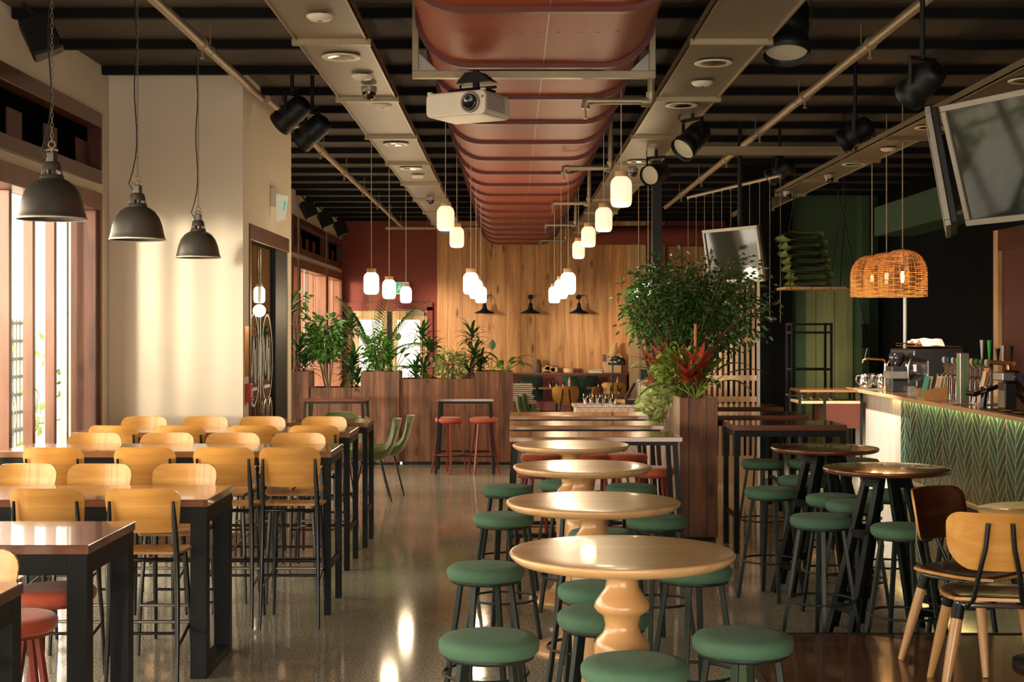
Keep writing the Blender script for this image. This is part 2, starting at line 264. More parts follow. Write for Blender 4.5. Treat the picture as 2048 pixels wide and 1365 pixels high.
MT = dict(
 floor=floor_mat(), tile=tile_mat(), chev=chevron_mat(),
 cream=M('cream_plaster', (.74, .65, .52), .8, var=.05, vscale=2, bump=.05),
 ceiling=M('ceiling_board', (.055, .042, .030), .7, var=.2, vscale=1.5),
 purlin=M('black_steel_purlin', (.004, .004, .004), .7, spec=.2),
 redwall=M('oxblood_wall_paint', (.20, .032, .018), .7, var=.06, vscale=2),
 woodwall=wood('knotty_wood_wall', (.38, .150, .048), (.70, .35, .125), 'Z', 'X', .29, .55, knots=.8, pvar=.16, gap=.006),
 paler=wood('pale_panel_wood', (.5, .3, .13), (.68, .43, .2), 'Z', 'X', .25, .55, pvar=.08),
 frame=wood('reddish_hardwood_frame', (.14, .042, .016), (.27, .095, .038), 'Z', 'X', 0, .38, coat=.3),
 jamb=wood('darker_jamb_board', (.06, .018, .009), (.16, .055, .026), 'Z', 'X', 0, .6, knots=.5),  # darker than the mullion wood
 frameY=wood('reddish_hardwood_rail', (.06, .017, .008), (.13, .037, .016), 'Y', 'X', 0, .38, coat=.3),
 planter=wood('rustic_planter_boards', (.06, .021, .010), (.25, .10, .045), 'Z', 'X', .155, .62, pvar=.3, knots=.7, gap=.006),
 planterLit=wood('sunlit_tone_side_boards', (.30, .175, .11), (.56, .38, .26), 'Z', 'Y', .155, .62, pvar=.2, knots=.5, gap=.006),  # paler than the front boards: sunlight on the side put into the colour
 darktop=wood('red_brown_tabletop', (.10, .026, .010), (.17, .052, .020), 'X', 'Y', 0, .22, coat=.7, gscale=1.2),
 midtop=wood('honey_brown_tabletop', (.20, .075, .026), (.33, .15, .055), 'X', 'Y', 0, .22, coat=.7, gscale=1.2),
 oak=wood('honey_oak_tabletop', (.60, .32, .13), (.76, .48, .23), 'X', 'Y', 0, .25, coat=.25, gscale=1.0),
 turned=M('turned_blonde_wood', (.62, .33, .13), .3, var=.08, vscale=5, coat=.4, stretch=(1,1,.3)),
 ply=wood('golden_ply', (.60, .265, .05), (.76, .39, .10), 'X', 'Z', 0, .3, coat=.4, gscale=1.6),
 veneer=wood('dark_walnut_veneer', (.055, .016, .007), (.11, .034, .014), 'X', 'Z', 0, .28, coat=.3, gscale=1.6),
 plyseat=wood('golden_ply_seat', (.36, .15, .035), (.50, .235, .06), 'X', 'Y', 0, .28, coat=.4, gscale=1.6),
 black=M('black_powder_coat', (.007, .008, .008), .5, spec=.3),
 blackg=M('black_gloss_metal', (.012, .012, .012), .22, spec=.6),
 charcoal=M('charcoal_steel', (.007, .009, .010), .5, spec=.2),
 velvet=M('green_velvet', (.082, .168, .104), .85, var=.25, vscale=9, bump=.2, bscale=400, sheen=.06, spec=.2),
 stoolleg=M('dark_green_grey_steel', (.016, .025, .020), .42, spec=.4),
 coral=M('coral_velvet', (.50, .085, .035), .85, var=.15, vscale=9, sheen=.35),
 coralleg=M('oxblood_painted_leg', (.24, .035, .02), .4),
 olive=M('olive_velvet', (.10, .125, .03), .8, var=.15, sheen=.5),
 duct=M('copper_red_duct', (.29, .054, .022), .48, spec=.15, metal=0, var=.1, vscale=1.2),
 ductrib=M('duct_flange', (.10, .018, .012), .45, metal=.2),
 galv=M('galvanised_steel', (.30, .245, .165), .42, metal=.55, var=.2, vscale=10),
 mesh=mesh_mat('perforated_tray_mesh', (.52, .42, .27), .2),
 tray=M('pale_tray_steel', (.28, .22, .13), .4, metal=.5, var=.1),
 pipe=M('cream_painted_pipe', (.30, .22, .13), .45, metal=.2, var=.1),
 opal=M('lit_opal_glass', (.75, .66, .50), .3, emit=(1.0, .78, .50), es=.62),
 opalb=M('bright_lit_opal_glass', (.9, .88, .8), .3, emit=(1.0, .84, .62), es=1.5),
 cap=M('pale_wood_cap', (.60, .36, .16), .5, var=.1),
 cord=M('pale_cord', (.55, .45, .32), .6),
 bell=M('aged_dark_zinc', (.14, .125, .105), .33, metal=.7, var=.35, vscale=7),
 bellin=M('pale_shade_lining', (.65, .6, .5), .5),
 white=M('white_plastic', (.70, .64, .53), .4),
 lens=M('dark_lens_glass', (.01, .01, .012), .06, spec=.9),
 chrome=M('polished_chrome', (.75, .72, .68), .12, metal=1.0),
 steelb=M('brushed_steel', (.45, .43, .40), .3, metal=.9),
 silver=M('silver_grey_plastic', (.25, .22, .18), .4, metal=.3),
 screen=M('glossy_black_screen', (.012, .018, .012), .05, spec=.45),
 greenwall=M('dark_green_paint', (.045, .085, .035), .75, var=.08, vscale=2),
 greensun=wood('sun_toned_green_boards', (.16, .17, .06), (.24, .24, .09), 'Z', 'X', .3, .6, pvar=.1),  # lighter than the wall paint: sun patch put into the colour
 darkwall=M('near_black_wall', (.0035, .004, .0035), .8, spec=.1),
 darkred=M('dark_red_cabinet', (.10, .022, .012), .5, var=.1),
 lightwood=wood('light_counter_edge', (.55, .33, .15), (.72, .48, .26), 'Y', 'X', 0, .4, gscale=1.0),
 countertop=wood('brown_counter_top', (.13, .05, .02), (.24, .10, .04), 'Y', 'X', 0, .18, coat=.6),
 whitewash=wood('whitewashed_boards', (.60, .54, .46), (.74, .69, .62), 'Z', 'Y', .3, .6, pvar=.04, gap=.003),
 deck=wood('dark_red_deck_boards', (.085, .026, .012), (.17, .058, .026), 'X', 'Y', .14, .25, coat=.5, pvar=.2, gap=.004),
 greenside=M('green_painted_riser', (.09, .16, .07), .6),
 soil=M('dark_potting_mix', (.18, .10, .05), .95, var=.4, vscale=40, bump=.6, bscale=90),
 leaf=M('mid_green_leaf', (.055, .16, .02), .4, var=.35, vscale=6, trans=0),
 leafd=M('deep_green_leaf', (.018, .065, .014), .35, var=.4, vscale=7),
 leafm=M('fig_leaf', (.05, .11, .026), .33, var=.45, vscale=7),
 leafy=M('yellow_green_leaf', (.20, .30, .04), .45, var=.35, vscale=8),
 leafv=M('cream_variegated_leaf', (.30, .36, .11), .5, var=.7, vscale=14),
 leafr=M('crimson_leaf', (.42, .05, .025), .35, var=.75, vscale=22),
 stem=M('brown_stem', (.16, .09, .045), .7),
 cane=M('orange_bamboo_cane', (.55, .20, .06), .5),
 wicker=M('woven_rattan', (.50, .25, .09), .55, var=.2, vscale=30),
 bulb=M('glowing_filament', (1, .8, .4), .4, emit=(1, .62, .2), es=18),
 glass=glass_mat('clear_window_glass', (.96, .97, .95), 0, .0),
 frosted=glass_mat('frosted_film_glass', (.5, .5, .48), .1, .0),
 glassdoor=glass_mat('reflective_door_glass', (.75, .72, .65), 0, .22),
 shadepane=M('shade_black_clerestory_pane', (.003, .003, .003), .7, spec=.0),  # opaque black: shade under the eave outside put into the pane colour
 tumbler=glass_mat('clear_tumbler_glass', (.92, .92, .9), .0, .15),
 lettering=M('frosted_white_lettering', (.8, .85, .8), .5, emit=(.8, .9, .85), es=0),
 exitgreen=M('exit_sign_green', (.02, .35, .2), .4, emit=(.05, .6, .35), es=.3),
 exitwhite=M('exit_sign_white', (.8, .85, .75), .4, emit=(.8, .9, .7), es=.12),
 redbox=M('red_call_point', (.55, .04, .015), .4),
 fence=M('grey_green_fence', (.10, .12, .10), .7),
 paving=M('pale_paving', (.45, .40, .34), .9, var=.1),
 render=M('pale_render', (.75, .73, .70), .9),
 screenwood=wood('pale_fretwork', (.42, .27, .17), (.6, .42, .28), 'Z', 'X', 0, .5),
 cushion=M('dark_green_cushion', (.012, .03, .018), .9, var=.3),
 sack=M('folded_green_canvas', (.13, .17, .03), .85, var=.25, vscale=5),
 banq=M('oxblood_banquette', (.13, .022, .016), .6),
 clay=M('brown_clay', (.16, .09, .06), .7, var=.2),
 paper=M('cream_paper', (.72, .62, .48), .8),
 teal=M('teal_card', (.05, .3, .25), .6), blue=M('blue_badge', (.02, .15, .45), .4), green=M('green_badge', (.04, .4, .08), .4),
 yellow=M('yellow_badge', (.8, .5, .03), .4), redp=M('red_badge', (.7, .03, .03), .4),
 brass=M('warm_brass', (.7, .33, .1), .25, metal=1.0),
 led=M('warm_led_strip', (1, .8, .4), .5, emit=(1, .75, .25), es=5),
 spotlens=M('frosted_lamp_lens', (.55, .5, .38), .3),
 cable=M('black_cable', (.01, .01, .01), .6),
 bamboobox=wood('bamboo_caddy', (.45, .22, .07), (.6, .33, .13), 'Y', 'X', 0, .4),
)
# ------------------------------------------------------------------ setting: shell
XL = -3.4; XR = 5.9; YB = 28.4; CZ = 4.01
WY = [(-2.2, 4.9), (5.3, 11.72), (15.0, 18.2), (18.5, 21.6), (21.95, 22.42), (22.68, 25.85), (26.1, 28.3)]
struct('floor', MB().box(-3.9, XR+.3, -2.6, YB+.3, -.12, 0), MT['floor'])
struct('ceiling', MB().box(-3.9, XR+.3, -2.6, YB+.3, CZ, CZ+.12), MT['ceiling'])
wl = MB(); x0, x1 = -3.72, XL
wl.box(x0, x1, -2.6, YB+.2, 3.6, CZ)
ys = -2.6
for a, b in WY:
    wl.box(x0, x1, ys, a, 0, 3.6); ys = b; wl.box(x0, x1, a, b, 2.94, 3.02)
wl.box(x0, x1, ys, YB+.2, 0, 3.6)
struct('wall_left', wl, MT['cream'])
# block that projects from the left wall, with the glazed entrance in its side
BX = -2.27; B0 = 12.0; B1 = 14.62
blk = MB().box(XL, BX-.12, B0, B0+.12, 0, CZ).box(BX-.12, BX, B0, 12.27, 0, CZ).box(BX-.12, BX, 12.27, 14.42, 2.72, CZ).box(BX-.12, BX, 14.42, B1, 0, CZ).box(XL, BX-.12, B1-.12, B1, 0, CZ)
struct('wall_entrance', blk, MT['cream'])
struct('baseboard_entrance', MB().box(XL, BX+.012, B0-.014, B0, 0, .11), MT['frame'])
wb = MB().box(XL, -3.32, YB, YB+.2, 0, CZ).box(-1.58, -1.49, YB, YB+.2, 0, CZ).box(-3.32, -1.58, YB, YB+.2, 2.36, CZ)
struct('wall_back', wb, MT['redwall'])
struct('wall_back_wood', MB().box(-1.49, 2.30, YB-.08, YB+.2, 0, CZ), MT['woodwall'])
struct('trim_1', MB().box(2.30, 2.62, YB-.55, YB+.2, 0, CZ), MT['paler'])
struct('wall_back_recess', MB().box(2.62, 3.05, YB-.05, YB+.2, 0, CZ), MT['paler'])
cubb = MB()
for k in range(4): cubb.box(3.07+k*.26, 3.31+k*.26, YB-.5, YB-.42, 1.9, 3.45)
struct('wall_back_panels', MB().box(3.05, 4.2, YB-.42, YB+.2, 0, CZ), MT['redwall'])
for k in range(4): struct('trim_%d' % (k+2), MB().box(3.07+k*.28, 3.33+k*.28, YB-.46, YB-.42, 2.2, 3.46), MT['woodwall'])
struct('wall_back_beam', MB().lathe([(.17, 0), (.17, 2.75)], (1.3, 26.6, 3.58), 20, Matrix.Rotation(pi/2, 4, 'Y')), MT['redwall'])
# right side
struct('wall_right', MB().box(XR, XR+.2, -2.6, 23.2, 0, CZ), MT['darkwall'])
struct('wall_green', MB().box(4.05, 5.56, 23.0, 23.2, 0, CZ).box(5.56, 5.68, 22.6, 23.2, 0, CZ).box(5.68, XR, 22.9, 23.2, 0, CZ), MT['greenwall'])
struct('wall_green_sunpatch', MB().box(4.75, 5.5, 22.96, 23.0, 0, 2.5), MT['greensun'])  # sunlit patch of the green wall, modelled as a lighter panel
struct('wall_far_right', MB().box(4.2, 4.4, 23.2, YB, 0, CZ), MT['darkwall'])
struct('wall_bulkhead', MB().box(5.35, XR, 8.0, 21.0, 3.2, 3.62), MT['greenwall'])
struct('wall_right_recess', MB().box(3.7, 4.5, 22.85, 23.0, 0, CZ), MT['darkwall'])
struct('wall_camera_side', MB().box(XL, -2.4, -2.6, -2.5, 0, CZ).box(3.6, XR, -2.6, -2.5, 0, CZ).box(-2.4, 3.6, -2.6, -2.5, 2.5, CZ), MT['cream'])
# purlins under the ceiling board
k = 0; y = 9.69-1.06*11
pn = 0
while y < 28.2:
    if y > -2:
        pn += 1
        xa = BX if B0-.1 < y < B1 else XL
        struct('trim_purlin_%d' % pn, MB().box(xa, XR, y-.03, y+.03, 3.94, CZ), MT['purlin'])
    y += 1.06
# dark steel columns
struct('trim_column_1', MB().box(1.452, 1.548, 14.70, 14.80, 0, 3.57), MT['black'])
struct('trim_column_2', MB().box(2.98, 3.36, 18.4, 18.8, 0, CZ), MT['darkwall'])
# windows of the left wall
WN = 0
def window_bay(y0, y1, sp, dxp=.13, first=None, glass=True, jamb=None):
    global WN; WN += 1
    z1 = 2.94
    fr = MB().box(-3.60, -3.375, y0, y1, z1-.14, z1).box(-3.60, -3.375, y0, y0+.06, 0, z1-.14).box(-3.60, -3.375, y1-.045, y1, 0, z1-.14).box(-3.62, -3.40, y0, y1, 0, .1)
    w = struct('window_%d' % WN, fr, MT['frame'], bevel=.004)
    yy = first if first else y0+.06+sp; end = y1 - (.3 if jamb is None else jamb)
    while yy < end:
        MB().box(-3.585, -3.51, yy-.028, yy+.028, .1, z1-.14).build('mullion', MT['frame'], w, .004)
        yy += sp
    MB().box(-3.575, -3.565, y0+.05, y1-.045, .1, z1-.14).build('pane', MT['glass'], w)
    WN += 1
    fr = MB().box(-3.56, -3.375, y0, y1, 3.48, 3.6).box(-3.56, -3.375, y0, y1, 3.02, 3.13).box(-3.56, -3.375, y0, y0+.05, 3.13, 3.48).box(-3.56, -3.375, y1-.03, y1, 3.13, 3.48)
    w2 = struct('window_%d' % WN, fr, MT['frameY'], bevel=.004)
    MB().box(-3.50, -3.49, y0+.04, y1-.02, 3.1, 3.5).build('pane', MT['shadepane'], w2)
    yy = y0+.6
    while yy < y1-.3:
        MB().box(-3.492, -3.48, yy, yy+.30, 3.13, 3.36).build('louvre', MT['darkred'], w2)
        yy += .78
    return w
window_bay(-2.2, 4.9, .9)
w = window_bay(5.3, 11.72, .49, first=5.55)
MB().box(-3.60, -3.395, 11.60, 11.67, .0, 2.8).build('jamb_board', MT['jamb'], w, .003)
MB().box(-3.61, -3.585, 11.45, 11.50, .0, 2.8).build('steel_channel', MT['steelb'], w)
for a, b in WY[2:]: window_bay(a, b, .6)
# frosted oval monogram on two panes, as in the photo (letter M in a ring)
def ring(mb, c, ry, rz, t, seg=28):
    P = []
    for k in range(seg+1):
        a = 2*pi*k/seg; P.append(Vector((0, sin(a), cos(a))))
    vs = []; fs = []
    for p in P: vs += [Vector(c)+Vector((0, p.y*ry, p.z*rz)), Vector(c)+Vector((0, p.y*(ry-t), p.z*(rz-t)))]
    for k in range(seg): fs.append((2*k, 2*k+1, 2*k+3, 2*k+2))
    mb.add(vs, fs)
def strokes(mb, x, pts, w):
    for (a, b) in zip(pts[:-1], pts[1:]): mb.bar((x, a[0], a[1]), (x, b[0], b[1]), .002, w, up=(0, 1, 0) if abs(a[0]-b[0]) < abs(a[1]-b[1]) else (0, 0, 1))
for cy in (10.12, 10.62):
    g = MB(); x = -3.563
    ring(g, (x, cy, 1.22), .13, .16, .012)
    strokes(g, x, [(cy-.06, 1.13), (cy-.05, 1.31), (cy, 1.2), (cy+.05, 1.31), (cy+.06, 1.13)], .012)
    g.build('etched_monogram', MT['lettering'], w)
# back double door in the red wall
d1 = struct('door_1', MB().box(-3.32, -3.2, YB-.05, YB+.1, 0, 2.28).box(-1.7, -1.58, YB-.05, YB+.1, 0, 2.28).box(-3.32, -1.58, YB-.05, YB+.1, 2.2, 2.36), MT['redwall'], bevel=.006)
for xa, xb in ((-3.19, -2.47), (-2.43, -1.71)):
    lf = MB().box(xa-.02, xa+.13, YB, YB+.05, 0, 2.21).box(xb-.13, xb+.02, YB, YB+.05, 0, 2.21).box(xa+.13, xb-.13, YB, YB+.05, 2.02, 2.21).box(xa+.13, xb-.13, YB, YB+.05, 0, .3).build('leaf', MT['paler'], d1, .004)
    MB().box(xa+.13, xb-.13, YB+.02, YB+.03, .3, 2.02).build('pane', MT['frosted'], lf)
MB().box(-2.49, -2.41, YB-.03, YB, 0, 2.19).build('astragal', MT['charcoal'], d1)
MB().box(-2.12, -1.75, YB-.07, YB-.01, 2.1, 2.17).bar((-1.8, YB-.09, 2.2), (-2.3, YB-.06, 2.23), .02, .02).build('door_closer', MT['silver'], d1)
# glazed entrance door in the side of the block
d2 = struct('door_2', MB().box(BX-.10, BX+.012, 12.27, 14.42, 2.60, 2.74).box(BX-.1, BX+.012, 12.27, 12.33, 0, 2.6), MT['frameY'], bevel=.004)
MB().box(BX-.07, BX-.01, 13.72, 14.42, 0, 2.6).build('door_stile', MT['black'], d2, .004)
lf = MB().box(BX-.05, BX-.038, 12.34, 13.0, .05, 2.58).build('glass_leaf', MT['glassdoor'], d2)
lf2 = MB().box(BX-.05, BX-.038, 13.02, 13.72, .05, 2.58).build('glass_leaf', MT['glassdoor'], d2)
MB().tube([(BX-.03, 13.01, .06), (BX-.03, 13.01, 2.56)], .004, 6).build('glass_edge', MT['chrome'], d2)
def mono(parent, cy, flip):
    g = MB(); x = BX-.03; cz = 1.55
    ring(g, (x, cy, cz), .30, .42, .022, 36)
    s = .18
    strokes(g, x, [(cy-.2, cz-.2), (cy-.2, cz+.22), (cy-.09, cz-.16), (cy+.0, cz+.22), (cy+.05, cz-.2)], .02)
    strokes(g, x, [(cy+.08, cz+.1), (cy+.1, cz-.22)], .02)
    strokes(g, x, [(cy+.14, cz+.2), (cy+.16, cz-.18)], .014)
    strokes(g, x, [(cy-.16, cz-.26), (cy+.16, cz-.26)], .03)
    g.build('etched_monogram', MT['lettering'], parent)
mono(lf, 12.67, 0); mono(lf2, 13.36, 1)
for cy in (12.88, 13.14):
    MB().tube([(BX+.03, cy-.09, .78), (BX+.03, cy-.09, 1.08), (BX+.03, cy-.06, 1.16), (BX+.03, cy, 1.19), (BX+.03, cy+.06, 1.16), (BX+.03, cy+.09, 1.08), (BX+.03, cy+.09, .78)], .014, 8).build('pull_handle', MT['chrome'], d2)
# wooden platform, right foreground
PX0, PY1, PZ = 1.13, 7.57, .20
pl = struct('floor_platform', MB().box(PX0+.01, XR, -2.6, PY1, .0, PZ), MT['deck'])
struct('trim_platform_edge', MB().box(PX0, XR, PY1-.02, PY1+.012, 0, PZ+.004), MT['black'])
struct('trim_platform_nosing', MB().box(PX0-.004, PX0+.035, -2.6, PY1-.02, PZ-.01, PZ+.006), MT['steelb'])
struct('trim_platform_riser', MB().box(PX0-.008, PX0+.01, -2.6, PY1-.02, 0, PZ-.01), MT['greenside'])
# outside the left windows
ft = thing('slat_fence', 'dark grey metal fence outside the big left window', 'fence', (-6.1, 6, 0))
for k in range(5): MB().box(-.04, .04, -8+k*5, -7.92+k*5, 0, 2.0).build('post', MT['fence'], ft)
rl = MB()
for k in range(9): rl.box(-.02, .02, -8, 12.1, .12+k*.22, .16+k*.22)
for k in range(160): rl.box(-.008, .008, -8+k*.125, -7.985+k*.125, .1, 1.95)
rl.build('mesh_panel', MT['fence'], ft)
struct('floor_outside', MB().box(-16, -3.75, -8, 34, -.15, -.02), MT['paving'])
pav = MB().box(-9.5, -9.2, 24, 60, 0, 1.7)
nb_ = MB().box(-14.6, -14.1, -70, -14, 0, 9)
tag(nb_.build('sun_blocker', MT['render']), 'tall pale building added out of view to shade the near windows', 'blocker')  # unseen block, added to keep the sun out of the near windows
o = tag(pav.build('neighbouring_wall', MT['render']), 'pale rendered wall beyond the outdoor fence', 'wall')
# ------------------------------------------------------------------ furniture makers
def rr(w, h, r, n=5):
    P = []
    for cx, cz, a0 in ((w/2-r, h/2-r, 0), (-w/2+r, h/2-r, 90), (-w/2+r, -h/2+r, 180), (w/2-r, -h/2+r, 270)):
        for k in range(n+1): a = radians(a0+90*k/n); P.append((cx+r*cos(a), cz+r*sin(a)))
    return P
def curved_panel(mb, w0, w1, z0, z1, y, curve, lean, t, rt, rb, n=14, m=8, cyl=True):
    # ply panel: widths w0 (bottom) w1 (top), corner radii; curve = how far the sides come forward (+y); lean backwards with height
    A = []; N = []
    h = z1-z0
    for i in range(m+1):
        row = []; v = i/m
        z = z0+h*v
        wd = (w0+(w1-w0)*v)/2
        dt = z1-z; db = z-z0
        cut = 0
        if dt < rt: cut = rt-sqrt(max(0, rt*rt-(rt-dt)**2))
        if db < rb: cut = max(cut, rb-sqrt(max(0, rb*rb-(rb-db)**2)))
        hw = wd-cut
        for j in range(n+1):
            x = -hw+2*hw*j/n
            row.append((x, y+curve*(x/wd)**2-lean*v, z))
        A.append(row); N.append([(0, -1, 0)]*(n+1))
    # nonuniform rows near the top for a round corner
    mb.slab(A, N, t)
def zrows(): pass
def make_high_chair():
    t = thing('high_chair', 'x', 'chair')
    S = .745
    # seat: dished ply, front toward +y
    A = []
    for i in range(9):
        v = i/8; y = -.19+.40*v; row = []
        hw = .185 - (.03*(abs(v-.5)*2)**4)
        for j in range(9):
            u = j/8*2-1; row.append((u*hw, y, S-.012*(1-u*u)*sin(pi*v)-.02*max(0, v-.8)*5*.6+ .012*(1-v)*(1-v)))
        A.append(row)
    mb = MB(); mb.slab(A, [[(0,0,-1)]*9]*9, .014); mb.build('seat', MT['plyseat'], t)
    mb = MB(); A = []; rows = 12; z0, z1 = S+.115, 1.105
    for i in range(rows+1):
        v = .5-.5*cos(pi*i/rows); z = z0+(z1-z0)*v; wd = .172+.023*v; rt, rb = .07, .03; dt = z1-z; db = z-z0; cut = 0
        if dt < rt: cut = rt-sqrt(max(0, rt*rt-(rt-dt)**2))
        if db < rb: cut = max(cut, rb-sqrt(max(0, rb*rb-(rb-db)**2)))
        hw = wd-cut; row = []
        for j in range(13):
            x = -hw+2*hw*j/12; row.append((x, -.195+.045*(x/.195)**2-.055*v, z))
        A.append(row)
    mb.slab(A, [[(0,-1,.1)]*13]*(rows+1), .013); mb.build('backrest', MT['ply'], t)
    for s in (-1, 1):
        P = [(s*.158, -.235, 1.035), (s*.163, -.222, .9), (s*.166, -.195, S), (s*.170, -.19, .5), (s*.178, -.235, 0)]
        MB().tube(P, [.008, .0145, .016, .0145, .010], 8).build('rear_leg', MT['blackg'], t)
        MB().tube([(s*.135, .14, S-.02), (s*.155, .175, .35), (s*.165, .19, 0)], [.012, .012, .010], 8).build('front_leg', MT['blackg'], t)
    MB().tube([(-.166, -.19, S-.03), (-.14, .14, S-.03), (.14, .14, S-.03), (.166, -.19, S-.03), (-.166, -.19, S-.03)], .011, 8).build('seat_frame', MT['blackg'], t)
    MB().tube([(-.157, .18, .30), (.157, .18, .30)], .010, 8).build('foot_rail', MT['steelb'], t)
    mb = MB()
    for s in (-1, 1): mb.tube([(s*.157, .18, .30), (s*.174, -.21, .24)], .009, 8)
    mb.tube([(-.172, -.20, .32), (.172, -.20, .32)], .009, 8).build('stretcher', MT['blackg'], t)
    return t
HighChair = Maker(make_high_chair)
def make_stool(velv, leg, nm, H=.745, rad=.178):
    def f():
        t = thing(nm, 'x', 'stool')
        R = rad
        MB().lathe([(R*.6, H-.062), (R-.012, H-.06), (R-.003, H-.05), (R, H-.035), (R-.001, H-.018), (R-.014, H-.004), (R*.7, H+.002), (0.001, H+.004)], seg=36).build('cushion_seat', velv, t)
        MB().lathe([(R-.03, H-.075), (R-.02, H-.075), (R-.02, H-.058), (R-.03, H-.058)], seg=28).build('seat_plate', leg, t)
        for k in range(4):
            a = pi/4+k*pi/2+.2; c, s = cos(a), sin(a)
            MB().bar((c*(R-.055), s*(R-.055), H-.07), (c*.225, s*.225, 0), .026, .022, up=(c, s, 0)).build('leg', leg, t, .003)
        MB().tube([(.195*cos(2*pi*k/28), .195*sin(2*pi*k/28), .255) for k in range(29)], .0075, 6, cap=False).build('foot_ring', leg, t)
        return t
    return f
GreenStool = Maker(make_stool(MT['velvet'], MT['stoolleg'], 'bar_stool'))
CoralStool = Maker(make_stool(MT['coral'], MT['coralleg'], 'bar_stool'))
def make_pedestal():
    t = thing('round_table', 'x', 'table'); H = 1.045
    MB().lathe([(.02, H-.042), (.34, H-.042), (.372, H-.034), (.392, H-.016), (.395, H-.006), (.390, H), (.386, H+.0004), (.3, H+.0005), (.001, H+.0005)], seg=64).build('tabletop', MT['oak'], t)
    MB().lathe([(.11, H-.043), (.105, H-.06), (.062, H-.075), (.054, H-.10), (.06, H-.13), (.078, H-.155), (.094, H-.178), (.098, H-.195), (.088, H-.21), (.066, H-.225), (.058, H-.26), (.066, H-.285), (.09, H-.31), (.098, H-.33), (.098, H-.50), (.094, .25), (.10, .12), (.14, .055), (.24, .035), (.28, .02), (.285, 0)], seg=40).build('turned_pedestal', MT['turned'], t)
    return t
RoundTable = Maker(make_pedestal)
def bar_table(label, x0, x1, y0, y1, H, leg, top, tt=.04, group=None, heavy=False, cat='table', brace=False, apron=.05):
    t = thing('bar_table', label, cat, ((x0+x1)/2, (y0+y1)/2, 0), 0, group)
    hx, hy = (x1-x0)/2, (y1-y0)/2
    MB().box(-hx, hx, -hy, hy, H-tt, H).build('tabletop', top, t, .003)
    zt = H-tt; i = .006
    for sx in (-1, 1):
        for sy in (-1, 1):
            cx = sx*(hx-i-leg/2); cy = sy*(hy-i-leg/2)
            MB().box(cx-leg/2, cx+leg/2, cy-leg/2, cy+leg/2, 0, zt).build('leg', MT['charcoal'], t, .002)
        cx = sx*(hx-i-leg/2)
        mb = MB()
        if heavy: mb.box(cx-leg/2, cx+leg/2, -hy+i+leg, hy-i-leg, 0, .05)
        else: mb.box(cx-leg/3, cx+leg/3, -hy+i+leg, hy-i-leg, .28, .28+leg*.8)
        mb.build('bottom_rail', MT['charcoal'], t, .002)
    ap = MB().box(-hx+i+leg, hx-i-leg, -hy+i, -hy+i+leg*.6, zt-apron, zt).box(-hx+i+leg, hx-i-leg, hy-i-leg*.6, hy-i, zt-apron, zt)
    for sx in (-1, 1):
        cx = sx*(hx-i-leg/2); ap.box(cx-leg/2, cx+leg/2, -hy+i+leg, hy-i-leg, zt-apron, zt)
    ap.build('apron', MT['charcoal'], t, .002)
    if brace:
        MB().tube([(-hx+.05, 0, .3), (hx-.05, 0, .3)], .014, 6).build('centre_rail', MT['blackg'], t)
        MB().tube([(hx-.1, hy-.06, zt-.03), (hx-.75, hy-.06, .32)], .007, 6).build('brace', MT['blackg'], t)
    return t
def splay_table(label, x0, x1, y0, y1, H, group=None, spl=.09, top='midtop', cat='table'):
    t = thing('bar_table', label, cat, ((x0+x1)/2, (y0+y1)/2, 0), 0, group)
    hx, hy = (x1-x0)/2, (y1-y0)/2
    MB().box(-hx, hx, -hy, hy, H-.035, H).build('tabletop', MT[top], t, .003)
    q = {}
    for sx in (-1, 1):
        for sy in (-1, 1):
            a = Vector((sx*(hx-.05), sy*(hy-.05), H-.036)); b = Vector((sx*(hx-.05+spl), sy*(hy-.05+.02), 0)); q[sx, sy] = (a, b)
            MB().bar(a, b, .035, .035, up=(0, 1, 0)).build('leg', MT['black'], t)
    rails = MB()
    for sy in (-1, 1):
        f = .75; A = q[-1, sy][0].lerp(q[-1, sy][1], f); B = q[1, sy][0].lerp(q[1, sy][1], f); rails.bar(A, B, .025, .03)
    for sx in (-1, 1):
        f = .75; A = q[sx, -1][0].lerp(q[sx, -1][1], f); B = q[sx, 1][0].lerp(q[sx, 1][1], f); rails.bar(A, B, .025, .03)
    rails.build('foot_rail', MT['black'], t)
    MB().box(-hx+.03, hx-.03, -hy+.03, hy-.03, H-.062, H-.036).build('top_frame', MT['black'], t)
    return t
def make_dark_round():
    t = thing('round_table', 'x', 'table'); H = 1.0
    MB().lathe([(.02, H-.03), (.350, H-.03), (.368, H-.022), (.372, H-.008), (.370, H), (.366, H+.0004), (.001, H+.0005)], seg=64).build('tabletop', MT['darktop'], t)
    MB().lathe([(.11, H-.05), (.11, H-.031)], seg=24).build('top_plate', MT['black'], t)
    for k in range(2):
        a = k*pi/2+.45
        for s in (-1, 1):
            R = Matrix.Rotation(a, 4, 'Z')
            mb = MB()
            for e in (-1, 1):
                p = R @ Vector((s*.10, e*.055, H-.035)); q = R @ Vector((s*.36, e*.10, 0)); mb.bar(p, q, .03, .045, up=R @ Vector((0, 1, 0)))
            for f in (.05, .36, .80):
                p = (R @ Vector((s*(.10+.26*f), -.06-.03*f, (H-.035)*(1-f)))); q = (R @ Vector((s*(.10+.26*f), .06+.03*f, (H-.035)*(1-f)))); mb.bar(p, q, .03, .05)
            mb.build('leg', MT['charcoal'], t, .003)
    return t
DarkRound = Maker(make_dark_round)
